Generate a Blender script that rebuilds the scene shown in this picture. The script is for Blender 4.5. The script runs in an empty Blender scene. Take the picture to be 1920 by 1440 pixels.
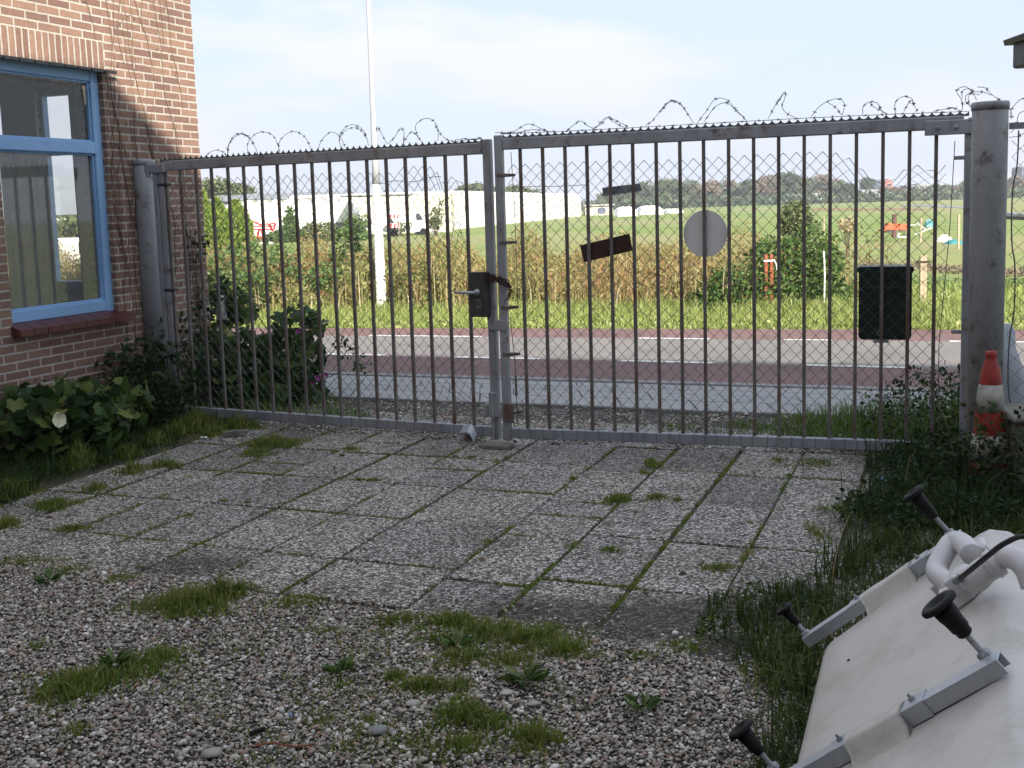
import bpy, math, random
import numpy as np
from mathutils import Vector, Matrix
random.seed(7); RNG = np.random.default_rng(7)
sc = bpy.context.scene
COL = sc.collection
# ------------------------------------------------------------------ camera
FPX = 2100.0; YP = 636.0; PITCH = math.atan(250/2100); ROLL = 0.03; CH = 1.6
_r0 = np.array([1., 0, 0]); _u0 = np.array([0, math.sin(PITCH), math.cos(PITCH)])
CF = np.array([0, math.cos(PITCH), -math.sin(PITCH)])
CR = math.cos(ROLL)*_r0 - math.sin(ROLL)*_u0
CU = math.cos(ROLL)*_u0 + math.sin(ROLL)*_r0
CO = np.array([0, 0, CH])
cd = bpy.data.cameras.new('camera'); cam = bpy.data.objects.new('camera', cd); COL.objects.link(cam)
cam.matrix_world = Matrix(((CR[0], CU[0], -CF[0], 0), (CR[1], CU[1], -CF[1], 0), (CR[2], CU[2], -CF[2], CH), (0, 0, 0, 1)))
cd.sensor_width = 36; cd.lens = 36*FPX/1920; cd.shift_y = -(720-YP)/1920
cd.clip_start = 0.05; cd.clip_end = 4000
sc.camera = cam
# ------------------------------------------------------------------ sun and sky
M2 = np.array([.336, .942]); D2 = np.array([.942, -.336])       # across / along the road
PHI = math.radians(40); ELEV = math.atan(.70*math.cos(PHI))
sh = -M2*math.cos(PHI) + D2*math.sin(PHI)
SUND = Vector((sh[0]*math.cos(ELEV), sh[1]*math.cos(ELEV), math.sin(ELEV))).normalized()
sl = bpy.data.lights.new('sun', 'SUN'); sun = bpy.data.objects.new('sun', sl); COL.objects.link(sun)
sl.energy = 4.2; sl.angle = math.radians(0.5); sl.color = (1.0, .93, .82)
sun.rotation_euler = SUND.to_track_quat('Z', 'Y').to_euler(); sun.location = (5, -10, 20)
wd = bpy.data.worlds.new('World'); sc.world = wd; wd.use_nodes = True
wn = wd.node_tree; wn.nodes.clear()
wo = wn.nodes.new('ShaderNodeOutputWorld'); bg = wn.nodes.new('ShaderNodeBackground')
sky = wn.nodes.new('ShaderNodeTexSky'); sky.sky_type = 'NISHITA'; sky.sun_disc = False
sky.sun_elevation = ELEV; sky.sun_rotation = math.atan2(SUND.x, SUND.y)
sky.air_density = 1.0; sky.dust_density = .6; sky.ozone_density = 1.0
tc = wn.nodes.new('ShaderNodeTexCoord'); mp = wn.nodes.new('ShaderNodeMapping'); mp.inputs['Scale'].default_value = (1.4, 1.4, 5.5)
cn = wn.nodes.new('ShaderNodeTexNoise'); cn.inputs['Scale'].default_value = 2.1; cn.inputs['Detail'].default_value = 7; cn.inputs['Roughness'].default_value = .55
cr = wn.nodes.new('ShaderNodeValToRGB'); cr.color_ramp.elements[0].position = .46; cr.color_ramp.elements[1].position = .58
cm = wn.nodes.new('ShaderNodeMix'); cm.data_type = 'RGBA'
wn.links.new(tc.outputs['Generated'], mp.inputs['Vector']); wn.links.new(mp.outputs[0], cn.inputs['Vector'])
wn.links.new(cn.outputs['Fac'], cr.inputs['Fac']); wn.links.new(cr.outputs['Color'], cm.inputs['Factor'])
sb_ = wn.nodes.new('ShaderNodeMix'); sb_.data_type = 'RGBA'; sb_.inputs['Factor'].default_value = .9; wn.links.new(sky.outputs[0], sb_.inputs['A']); sb_.inputs['B'].default_value = (1.72, 2.12, 2.75, 1)
wn.links.new(sb_.outputs['Result'], cm.inputs['A']); cm.inputs['B'].default_value = (2.95, 2.95, 3.0, 1)
# pale air low over the horizon
sx = wn.nodes.new('ShaderNodeSeparateXYZ'); wn.links.new(tc.outputs['Generated'], sx.inputs[0])
hr = wn.nodes.new('ShaderNodeMapRange'); hr.inputs[1].default_value = .02; hr.inputs[2].default_value = .30; hr.inputs[3].default_value = .8; hr.inputs[4].default_value = .05; wn.links.new(sx.outputs[2], hr.inputs[0])
hm = wn.nodes.new('ShaderNodeMix'); hm.data_type = 'RGBA'; wn.links.new(hr.outputs[0], hm.inputs['Factor']); wn.links.new(cm.outputs['Result'], hm.inputs['A']); hm.inputs['B'].default_value = (2.2, 2.32, 2.65, 1)
wn.links.new(hm.outputs['Result'], bg.inputs['Color']); bg.inputs['Strength'].default_value = .15
wn.links.new(bg.outputs[0], wo.inputs[0])
sc.view_settings.view_transform = 'Standard'; sc.view_settings.look = 'None'
sc.view_settings.exposure = 1.33; sc.view_settings.gamma = 1; sc.view_settings.use_curve_mapping = False
# ------------------------------------------------------------------ projection helpers (photo pixel -> place in the world)
def ray(x, y): return CF*FPX + CR*(x-960) + CU*(YP-y)
def G(x, y, z=0.0):
    d = ray(x, y); return CO + d*(z-CH)/d[2]
def FP(x, y, Y):
    d = ray(x, y); return CO + d*(Y/d[1])
def onwall(p, d, x, y, off=0.0):
    n = np.array([d[1], -d[0], 0.]); r = ray(x, y)
    q = np.array([p[0], p[1], 0.]) + n*off
    return CO + r*(((q-CO)@n)/(r@n))
# ------------------------------------------------------------------ materials
MATS = {}
def nt(name):
    m = bpy.data.materials.new(name); m.use_nodes = True; t = m.node_tree
    b = t.nodes['Principled BSDF']; return m, t, b
def ramp(t, fac, stops, interp='LINEAR'):
    r = t.nodes.new('ShaderNodeValToRGB'); r.color_ramp.interpolation = interp
    e = r.color_ramp.elements
    while len(e) < len(stops): e.new(.5)
    for i, (p, c) in enumerate(stops):
        e[i].position = p; e[i].color = (*c, 1) if len(c) == 3 else c
    t.links.new(fac, r.inputs['Fac']); return r.outputs['Color']
def noise(t, scale, detail=4, rough=.55, coord='Object', vec=None, dist=0):
    n = t.nodes.new('ShaderNodeTexNoise'); n.inputs['Scale'].default_value = scale
    n.inputs['Detail'].default_value = detail; n.inputs['Roughness'].default_value = rough; n.inputs['Distortion'].default_value = dist
    if vec is None:
        c = t.nodes.new('ShaderNodeTexCoord'); vec = c.outputs[coord]
    t.links.new(vec, n.inputs['Vector']); return n.outputs['Fac']
def mixc(t, fac, a, b, mode='MIX'):
    m = t.nodes.new('ShaderNodeMix'); m.data_type = 'RGBA'; m.blend_type = mode
    for k, v in (('Factor', fac), ('A', a), ('B', b)):
        if isinstance(v, (int, float)): m.inputs[k].default_value = v
        elif isinstance(v, tuple): m.inputs[k].default_value = (*v, 1)
        else: t.links.new(v, m.inputs[k])
    return m.outputs['Result']
def bump(t, b, h, strength=.4, dist=.01):
    n = t.nodes.new('ShaderNodeBump'); n.inputs['Strength'].default_value = strength; n.inputs['Distance'].default_value = dist
    t.links.new(h, n.inputs['Height']); t.links.new(n.outputs[0], b.inputs['Normal'])
def simple(name, col, rough=.6, metal=0., var=.25, scale=8., bmp=0., col2=None, bscale=None, spec=.5):
    m, t, b = nt(name)
    c2 = col2 if col2 else tuple(c*(1-var) for c in col)
    n = noise(t, scale, 5, .6)
    t.links.new(ramp(t, n, [(.35, c2), (.62, col)]), b.inputs['Base Color'])
    b.inputs['Roughness'].default_value = rough; b.inputs['Metallic'].default_value = metal; b.inputs['Specular IOR Level'].default_value = spec
    if bmp: bump(t, b, noise(t, bscale or scale*6, 4), bmp, .004)
    MATS[name] = m; return m
def foliage(name, cols, rough=.55, trans=.3, patch=None, pscale=.6):
    """leaf faces: colour varies leaf by leaf (random per island) and in patches"""
    m, t, b = nt(name)
    g = t.nodes.new('ShaderNodeNewGeometry')
    k = len(cols); stops = [((i+.0)/max(1, k-1), c) for i, c in enumerate(cols)]
    c = ramp(t, g.outputs['Random Per Island'], stops)
    if patch:
        n = noise(t, pscale, 3)
        f = t.nodes.new('ShaderNodeMapRange'); f.inputs[1].default_value = .42; f.inputs[2].default_value = .62; t.links.new(n, f.inputs[0])
        c2 = ramp(t, g.outputs['Random Per Island'], [((i+.0)/max(1, len(patch)-1), c_) for i, c_ in enumerate(patch)])
        c = mixc(t, f.outputs[0], c, c2)
    t.links.new(c, b.inputs['Base Color']); b.inputs['Roughness'].default_value = rough; b.inputs['Specular IOR Level'].default_value = .3
    tr = t.nodes.new('ShaderNodeBsdfTranslucent'); t.links.new(c, tr.inputs['Color'])
    mx = t.nodes.new('ShaderNodeMixShader'); mx.inputs[0].default_value = trans
    o = t.nodes['Material Output']; t.links.new(b.outputs[0], mx.inputs[1]); t.links.new(tr.outputs[0], mx.inputs[2]); t.links.new(mx.outputs[0], o.inputs[0])
    MATS[name] = m; return m
# ------------------------------------------------------------------ mesh builder
LOC = {}
class MB:
    def __init__(s): s.v = []; s.f = []; s.n = 0
    def add(s, v, f):
        v = np.asarray(v, float).reshape(-1, 3); s.v.append(v)
        for q in f: s.f.append(tuple(i+s.n for i in q))
        s.n += len(v); return s
    def box(s, c, size, ax=None, bev=0.0):
        """box centred at c; ax = 3 axis vectors; bev chamfers the four edges along the longest side's ends lightly"""
        c = np.asarray(c, float); h = np.asarray(size, float)/2
        A = np.eye(3) if ax is None else np.array([np.asarray(a, float)/np.linalg.norm(a) for a in ax])
        if bev <= 0:
            P = [c + A[0]*h[0]*i + A[1]*h[1]*j + A[2]*h[2]*k for i in (-1, 1) for j in (-1, 1) for k in (-1, 1)]
            return s.add(P, [(0, 1, 3, 2), (4, 6, 7, 5), (0, 4, 5, 1), (2, 3, 7, 6), (0, 2, 6, 4), (1, 5, 7, 3)])
        # chamfered: three stacked octagon rings
        b = bev; P = []
        def ring(z, g):
            x, y = h[0]-g, h[1]-g
            return [(x-b, -y), (x, -y+b), (x, y-b), (x-b, y), (-x+b, y), (-x, y-b), (-x, -y+b), (-x+b, -y)], z
        for z, g in ((-h[2], b*.8), (-h[2]+b, 0), (h[2]-b, 0), (h[2], b*.8)):
            R, zz = ring(z, g)
            P += [c + A[0]*x + A[1]*y + A[2]*zz for x, y in R]
        F = [tuple(range(7, -1, -1)), tuple(range(24, 32))]
        for r in range(3):
            for i in range(8): F.append((r*8+i, r*8+(i+1) % 8, r*8+8+(i+1) % 8, r*8+8+i))
        return s.add(P, F)
    def bar(s, a, b, w, d=None, up=(0, 0, 1), bev=0.0):
        a = np.asarray(a, float); b = np.asarray(b, float); t = b-a; L = np.linalg.norm(t); t = t/L
        u = np.asarray(up, float); x = np.cross(u, t)
        if np.linalg.norm(x) < 1e-4: x = np.cross((0, 1, 0), t)
        x /= np.linalg.norm(x); y = np.cross(t, x)
        return s.box((a+b)/2, (w, d or w, L), (x, y, t), bev)
    def tube(s, pts, r, n=6, cap=True):
        pts = np.asarray(pts, float); k = len(pts)
        r = np.full(k, r) if np.isscalar(r) else np.asarray(r, float)
        T = np.gradient(pts, axis=0); T /= np.linalg.norm(T, axis=1)[:, None]+1e-12
        u = np.array([0, 0, 1.]) if abs(T[0][2]) < .9 else np.array([1., 0, 0])
        V = np.zeros((k, n, 3)); an = np.linspace(0, 2*np.pi, n, endpoint=False)
        for i in range(k):
            x = np.cross(u, T[i]); x /= np.linalg.norm(x)+1e-12; y = np.cross(T[i], x); u = y
            V[i] = pts[i] + r[i]*(np.cos(an)[:, None]*x + np.sin(an)[:, None]*y)
        F = []
        for i in range(k-1):
            for j in range(n): F.append((i*n+j, i*n+(j+1) % n, (i+1)*n+(j+1) % n, (i+1)*n+j))
        if cap: F += [tuple(range(n-1, -1, -1)), tuple(range((k-1)*n, k*n))]
        return s.add(V.reshape(-1, 3), F)
    def lathe(s, c, prof, n=24, axis=(0, 0, 1)):
        """profile [(radius, height)] about axis through c"""
        a = np.asarray(axis, float); a /= np.linalg.norm(a)
        x = np.cross((0, 1, 0) if abs(a[1]) < .9 else (1, 0, 0), a); x /= np.linalg.norm(x); y = np.cross(a, x)
        c = np.asarray(c, float); an = np.linspace(0, 2*np.pi, n, endpoint=False); P = []
        for r, h in prof: P += [c + a*h + r*(math.cos(t)*x+math.sin(t)*y) for t in an]
        F = []; k = len(prof)
        for i in range(k-1):
            for j in range(n): F.append((i*n+j, i*n+(j+1) % n, (i+1)*n+(j+1) % n, (i+1)*n+j))
        F += [tuple(range(n-1, -1, -1)), tuple(range((k-1)*n, k*n))]
        return s.add(P, F)
    def prism(s, poly, off):
        """polygon of 3D points extruded by off"""
        p = np.asarray(poly, float); q = p+np.asarray(off, float); k = len(p)
        F = [tuple(range(k)), tuple(range(2*k-1, k-1, -1))] + [(i, i+k, (i+1) % k+k, (i+1) % k) for i in range(k)]
        return s.add(np.vstack([p, q]), F)
    def build(s, name, mat, parent=None, smooth=False):
        V = np.vstack(s.v); F = s.f
        if parent is not None: V = V - LOC.get(parent.name, np.zeros(3))
        me = bpy.data.meshes.new(name); me.from_pydata(V.tolist(), [], F); me.validate()
        return link(name, me, mat, parent, smooth)
def link(name, me, mat, parent=None, smooth=False):
    if smooth: me.polygons.foreach_set('use_smooth', np.ones(len(me.polygons), bool))
    me.materials.append(MATS[mat] if isinstance(mat, str) else mat)
    o = bpy.data.objects.new(name, me); COL.objects.link(o)
    if parent is not None:
        o.parent = parent; LOC[o.name] = LOC.get(parent.name, np.zeros(3))
    return o
def fastmesh(name, V, polys, mat, parent=None, smooth=False):
    """polys: int array (k, n) all the same size, or a list of such arrays"""
    if not isinstance(polys, list): polys = [polys]
    V = np.asarray(V, np.float32)
    if parent is not None: V = V - LOC.get(parent.name, np.zeros(3)).astype(np.float32)
    me = bpy.data.meshes.new(name); me.vertices.add(len(V)); me.vertices.foreach_set('co', V.ravel().astype(np.float32))
    tot = np.concatenate([np.full(len(p), p.shape[1]) for p in polys]); idx = np.concatenate([p.ravel() for p in polys])
    st = np.concatenate([[0], np.cumsum(tot)[:-1]])
    me.loops.add(len(idx)); me.loops.foreach_set('vertex_index', idx.astype(np.int32))
    me.polygons.add(len(tot)); me.polygons.foreach_set('loop_start', st.astype(np.int32))
    try: me.polygons.foreach_set('loop_total', tot.astype(np.int32))
    except Exception: pass
    me.update(calc_edges=True)
    return link(name, me, mat, parent, smooth)
def tag(o, label=None, cat=None, group=None, kind=None):
    if label: o['label'] = label
    if cat: o['category'] = cat
    if group: o['group'] = group
    if kind: o['kind'] = kind
    return o
def thing(name, loc, label, cat, group=None, rz=0.0):
    o = bpy.data.objects.new(name, None); COL.objects.link(o); o.location = tuple(float(q) for q in loc); o.rotation_euler = (0, 0, rz)
    o.empty_display_size = .1
    LOC[o.name] = np.array(loc, float) if rz == 0 else np.zeros(3)
    return tag(o, label, cat, group)
def dup(root, loc, rz=None, scale=None, label=None):
    def cp(o, par):
        c = o.copy(); COL.objects.link(c)
        if par is not None: c.parent = par
        for ch in KIDS.get(o.name, []): cp(ch, c)
        return c
    r = cp(root, None); r.location = tuple(float(q) for q in loc)
    if rz is not None: r.rotation_euler = (0, 0, rz)
    if scale is not None: r.scale = scale if isinstance(scale, tuple) else (scale,)*3
    if label: r['label'] = label
    return r
KIDS = {}
def reg(root):
    def rec(o):
        KIDS[o.name] = [c for c in COL.objects if c.parent == o]
        for c in KIDS[o.name]: rec(c)
    rec(root)
# ------------------------------------------------------------------ vegetation helpers
def unit(v): return v/(np.linalg.norm(v, axis=-1, keepdims=True)+1e-9)
def inpoly(P, poly):
    x, y = P[:, 0], P[:, 1]; c = np.zeros(len(P), bool); n = len(poly); j = n-1
    for i in range(n):
        xi, yi = poly[i]; xj, yj = poly[j]
        with np.errstate(divide='ignore', invalid='ignore'):
            c ^= ((yi > y) != (yj > y)) & (x < (xj-xi)*(y-yi)/(yj-yi+1e-12)+xi)
        j = i
    return c
def scatter(poly, dens, clump=0.0, cs=3.0):
    """random ground points inside a world polygon, dens per m2"""
    poly = np.asarray(poly)[:, :2]; lo = poly.min(0); hi = poly.max(0)
    n = int((hi-lo).prod()*dens); P = lo + RNG.random((n, 2))*(hi-lo)
    P = P[inpoly(P, poly)]
    if clump > 0 and len(P):
        f = np.sin(P[:, 0]*cs*2.1+1.3*np.sin(P[:, 1]*cs*1.7)) * np.cos(P[:, 1]*cs*1.9+1.7*np.sin(P[:, 0]*cs*1.3)) + .5*np.sin(P[:, 0]*cs*5.3+P[:, 1]*cs*4.1)
        P = P[RNG.random(len(P)) < np.clip(.5+f*clump, .0, 1)]
    return P
def pxpoly(pts, z=0.): return [G(x, y, z)[:2] for x, y in pts]
def blades(B, h, w=.004, lean=.45, hv=.5):
    """grass blades: B (n,3) roots -> verts (5 each), faces"""
    n = len(B); hh = h*(1-hv+2*hv*RNG.random(n)) if np.isscalar(h) else h*(1-hv+2*hv*RNG.random(n))
    a = RNG.random(n)*2*np.pi; d = np.stack([np.cos(a), np.sin(a), np.zeros(n)], 1)
    b = RNG.random(n)*2*np.pi; sd = np.stack([np.cos(b), np.sin(b), np.zeros(n)], 1)
    L = (RNG.random(n)**1.3*lean*1.8)[:, None]; up = np.array([0, 0, 1.]); H = hh[:, None]; W = (w*(.6+.8*RNG.random(n)))[:, None]
    mid = B + up*H*.55 + d*H*L*.3; tip = B + up*H*(1-.3*L) + d*H*L
    V = np.stack([B-sd*W, B+sd*W, mid+sd*W*.8, mid-sd*W*.8, tip], 1).reshape(-1, 3)
    k = np.arange(n)*5
    return V, [np.stack([k, k+1, k+2, k+3], 1), np.stack([k+3, k+2, k+4], 1)]
def leaves(C, size, aspect=.5, flat=0.0, sv=.5, dirs=None):
    """leaf faces (folded rhombus, 4 verts / 2 tris)"""
    n = len(C); s = (size*(1-sv+2*sv*RNG.random(n)))[:, None]
    d = unit(RNG.normal(size=(n, 3))) if dirs is None else unit(dirs)
    if flat: d[:, 2] *= (1-flat); d = unit(d)
    r = unit(np.cross(d, unit(RNG.normal(size=(n, 3))*np.array([1, 1, 1-flat*.8])+np.array([0, 0, flat*1.5]))))
    nn = np.cross(d, r)
    V = np.stack([C, C+d*s*.5+r*s*aspect*.5+nn*s*.08, C+d*s, C+d*s*.5-r*s*aspect*.5+nn*s*.08], 1).reshape(-1, 3)
    k = np.arange(n)*4
    return V, [np.stack([k, k+1, k+2], 1), np.stack([k, k+2, k+3], 1)]
def lobed(C, size, tilt=.6, sv=.4, lob=5, out=None):
    """rounded lobed leaves as fans (hub + 10 rim)"""
    n = len(C); m = 2*lob; s = size*(1-sv+2*sv*RNG.random(n))
    nrm = RNG.normal(size=(n, 3))*tilt + np.array([0, 0, 1.])
    if out is not None: nrm = nrm + out
    nrm = unit(nrm)
    x = unit(np.cross(nrm, RNG.normal(size=(n, 3)))); y = np.cross(nrm, x)
    an = np.arange(m)*2*np.pi/m; rad = np.where(np.arange(m) % 2 == 0, 1.0, .8); rad[0] = .35
    R = rad[None, :, None]*s[:, None, None]*(.9+.2*RNG.random((n, m, 1)))
    ring = C[:, None]+R*(np.cos(an)[None, :, None]*x[:, None]+np.sin(an)[None, :, None]*y[:, None]) - nrm[:, None]*s[:, None, None]*.18*(1-.6*RNG.random((n, m, 1)))
    V = np.concatenate([C[:, None], ring], 1).reshape(-1, 3); k = np.arange(n)*(m+1)
    T = [np.stack([k, k+1+i, k+1+(i+1) % m], 1) for i in range(m)]
    return V, T
def merge(parts):
    VV = []; FF = {}; o = 0
    for V, F in parts:
        VV.append(V)
        for f in F: FF.setdefault(f.shape[1], []).append(f+o)
        o += len(V)
    return np.vstack(VV), [np.vstack(x) for x in FF.values()]
def ell(n, c, r, shell=.5):
    """points through an ellipsoid volume, biased to the outside"""
    d = unit(RNG.normal(size=(n, 3))); u = RNG.random(n)**(1/3*(1-shell)+.02)
    return np.asarray(c)+d*np.asarray(r)*u[:, None]
def at0(P, z=0.0): return np.concatenate([P, np.full((len(P), 1), z)], 1) if np.isscalar(z) else np.concatenate([P, z[:, None]], 1)
# ================================================================== MATERIALS
def galv(name, base=(.33, .35, .38), dark=(.2, .215, .24), rust=0.0, metal=.55, rough=.55):
    m, t, b = nt(name)
    v = t.nodes.new('ShaderNodeTexVoronoi'); v.inputs['Scale'].default_value = 55
    c = t.nodes.new('ShaderNodeTexCoord'); mpn = t.nodes.new('ShaderNodeMapping'); mpn.inputs['Scale'].default_value = (1, 1, .35)
    t.links.new(c.outputs['Object'], mpn.inputs[0]); t.links.new(mpn.outputs[0], v.inputs['Vector'])
    n = noise(t, 5, 6, .65, vec=mpn.outputs[0])
    col = ramp(t, n, [(.3, dark), (.65, base)])
    col = mixc(t, .18, col, ramp(t, v.outputs['Color'], [(0, dark), (1, base)]))
    n2 = noise(t, 9, 6, .7)
    f = ramp(t, n2, [(.56-rust*.25, (0, 0, 0)), (.72-rust*.2, (1, 1, 1))])
    col = mixc(t, f, col, (.13, .07, .045)) if rust > 0 else col
    t.links.new(col, b.inputs['Base Color']); b.inputs['Metallic'].default_value = metal; b.inputs['Roughness'].default_value = rough
    bump(t, b, noise(t, 60, 4), .15, .002); MATS[name] = m
galv('post_steel', (.46, .48, .51), (.29, .31, .335), rust=.05, metal=.2)
galv('gate_frame', (.38, .395, .42), (.22, .23, .25), rust=.06, metal=.25)
galv('gate_bar', (.21, .20, .19), (.10, .09, .085), rust=.3, metal=.3, rough=.6)
galv('rail_bottom', (.34, .36, .40), (.2, .21, .24), rust=0.0, metal=.3)
galv('bracket_steel', (.50, .53, .57), (.35, .38, .42), metal=.45, rough=.42)
simple('wire', (.16, .165, .16), .55, .4, .4, 20)
simple('barbed', (.10, .095, .09), .6, .4, .5, 30)
simple('strip', (.13, .145, .14), .6, .4, .3, 12)
simple('rust', (.17, .075, .04), .85, .1, .5, 25, .4)
simple('rust_dark', (.055, .025, .02), .8, .1, .4, 18, .3)
simple('rust_orange', (.30, .085, .035), .8, 0, .5, 25, .4)
simple('dark_metal', (.06, .062, .065), .5, .4, .3, 20)
simple('lock_case', (.075, .07, .065), .6, .3, .35, 15, .2)
simple('disc', (.72, .71, .70), .7, .1, .12, 7, .1)
simple('plate_grey', (.26, .29, .32), .5, .4, .3, 6)
simple('bin_green', (.008, .022, .02), .45, 0, .3, 9)
simple('white_paint', (.80, .80, .78), .45, 0, .06, 4)
simple('white_far', (.82, .82, .80), .6, 0, .05, .3)
simple('pole_grey', (.42, .43, .45), .5, .1, .1, 4)
simple('cream', (.60, .56, .44), .7, 0, .08, .4)
simple('grey_roof', (.24, .26, .28), .7, 0, .15, .5)
simple('olive_roof', (.35, .36, .26), .7, 0, .15, .5)
simple('cone_red', (.38, .035, .02), .55, 0, .5, 14)
simple('cone_white', (.42, .40, .36), .6, 0, .5, 12)
simple('plastic_black', (.008, .008, .009), .6, 0, .3, 20, spec=.25)
simple('pipe_white', (.62, .61, .62), .35, 0, .1, 10)
simple('rubber', (.02, .018, .025), .5, 0, .2, 20)
simple('concrete', (.22, .21, .18), .9, 0, .45, 9, .5)
simple('sack', (.45, .50, .55), .6, 0, .15, 10)
simple('kerb', (.26, .26, .26), .9, 0, .25, 6, .3)
simple('marking', (.80, .80, .76), .7, 0, .1, 11, col2=(.36, .35, .34))
simple('bark', (.10, .08, .06), .9, 0, .4, 12, .5)
simple('dry_stem', (.13, .09, .06), .9, 0, .4, 15)
simple('orange_paint', (.50, .10, .03), .5, 0, .25, 3)
simple('red_paint', (.52, .03, .03), .5, 0, .25, 3)
simple('teal', (.03, .20, .22), .5, 0, .3, 3)
simple('tower_dark', (.10, .12, .17), .8, 0, .1, .2)
simple('tower_pink', (.50, .17, .13), .8, 0, .1, .2)
simple('flat_grey', (.32, .31, .31), .8, 0, .15, .2)
simple('glass_dark', (.05, .06, .07), .15, 0, .1, 2)
simple('soil', (.055, .045, .028), .95, 0, .5, 7, .8, col2=(.025, .034, .012))
simple('interior', (.5, .49, .46), .85, 0, .15, 2)
simple('curtain', (.60, .57, .50), .9, 0, .2, 5)
simple('wood_pale', (.40, .32, .22), .85, 0, .3, 12)
simple('flower_cream', (.75, .72, .50), .6, 0, .1, 10)
simple('flower_purple', (.30, .05, .22), .6, 0, .3, 10)
simple('putty', (.62, .52, .38), .8, 0, .2, 20, .4)
simple('plastic_blue', (.25, .38, .75), .3, 0, .3, 20)
def brick_mat():
    m, t, b = nt('brick')
    c = t.nodes.new('ShaderNodeTexCoord'); sp = t.nodes.new('ShaderNodeSeparateXYZ'); t.links.new(c.outputs['Object'], sp.inputs[0])
    ad = t.nodes.new('ShaderNodeMath'); t.links.new(sp.outputs[0], ad.inputs[0]); t.links.new(sp.outputs[1], ad.inputs[1])
    cb = t.nodes.new('ShaderNodeCombineXYZ'); t.links.new(ad.outputs[0], cb.inputs[0]); t.links.new(sp.outputs[2], cb.inputs[1])
    wob = t.nodes.new('ShaderNodeTexNoise'); wob.inputs['Scale'].default_value = 14; t.links.new(cb.outputs[0], wob.inputs['Vector'])
    vm = t.nodes.new('ShaderNodeVectorMath'); vm.operation = 'MULTIPLY_ADD'; t.links.new(wob.outputs['Color'], vm.inputs[0]); vm.inputs[1].default_value = (.006, .006, 0); t.links.new(cb.outputs[0], vm.inputs[2])
    bt = t.nodes.new('ShaderNodeTexBrick'); t.links.new(vm.outputs[0], bt.inputs['Vector'])
    for k, v in (('Scale', 1), ('Mortar Size', .0082), ('Mortar Smooth', .25), ('Bias', 0), ('Brick Width', .221), ('Row Height', .0625)): bt.inputs[k].default_value = v
    bt.offset = .5; bt.inputs['Color1'].default_value = (.345, .215, .155, 1); bt.inputs['Color2'].default_value = (.215, .125, .098, 1); bt.inputs['Mortar'].default_value = (.52, .48, .42, 1)
    n = noise(t, 30, 6, .7); col = mixc(t, .5, bt.outputs['Color'], ramp(t, n, [(.3, (.45, .42, .42)), (.7, (1, 1, 1))]), 'MULTIPLY')
    n2 = noise(t, 1.3, 4, .6); col = mixc(t, .45, col, ramp(t, n2, [(.35, (.55, .5, .48)), (.6, (1, 1, 1))]), 'MULTIPLY')
    t.links.new(col, b.inputs['Base Color']); b.inputs['Roughness'].default_value = .9
    iv = t.nodes.new('ShaderNodeMath'); iv.operation = 'SUBTRACT'; iv.inputs[0].default_value = 1; t.links.new(bt.outputs['Fac'], iv.inputs[1])
    a2 = t.nodes.new('ShaderNodeMath'); a2.operation = 'MULTIPLY_ADD'; t.links.new(n, a2.inputs[0]); a2.inputs[1].default_value = .5; t.links.new(iv.outputs[0], a2.inputs[2])
    bump(t, b, a2.outputs[0], .7, .006); MATS['brick'] = m
    # soldier course: bricks on end
    m2 = m.copy(); m2.name = 'brick_soldier'; MATS['brick_soldier'] = m2
    for nd in m2.node_tree.nodes:
        if nd.type == 'TEX_BRICK': nd.inputs['Brick Width'].default_value = .0625; nd.inputs['Row Height'].default_value = 4.0; nd.offset = 0
brick_mat()
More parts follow.
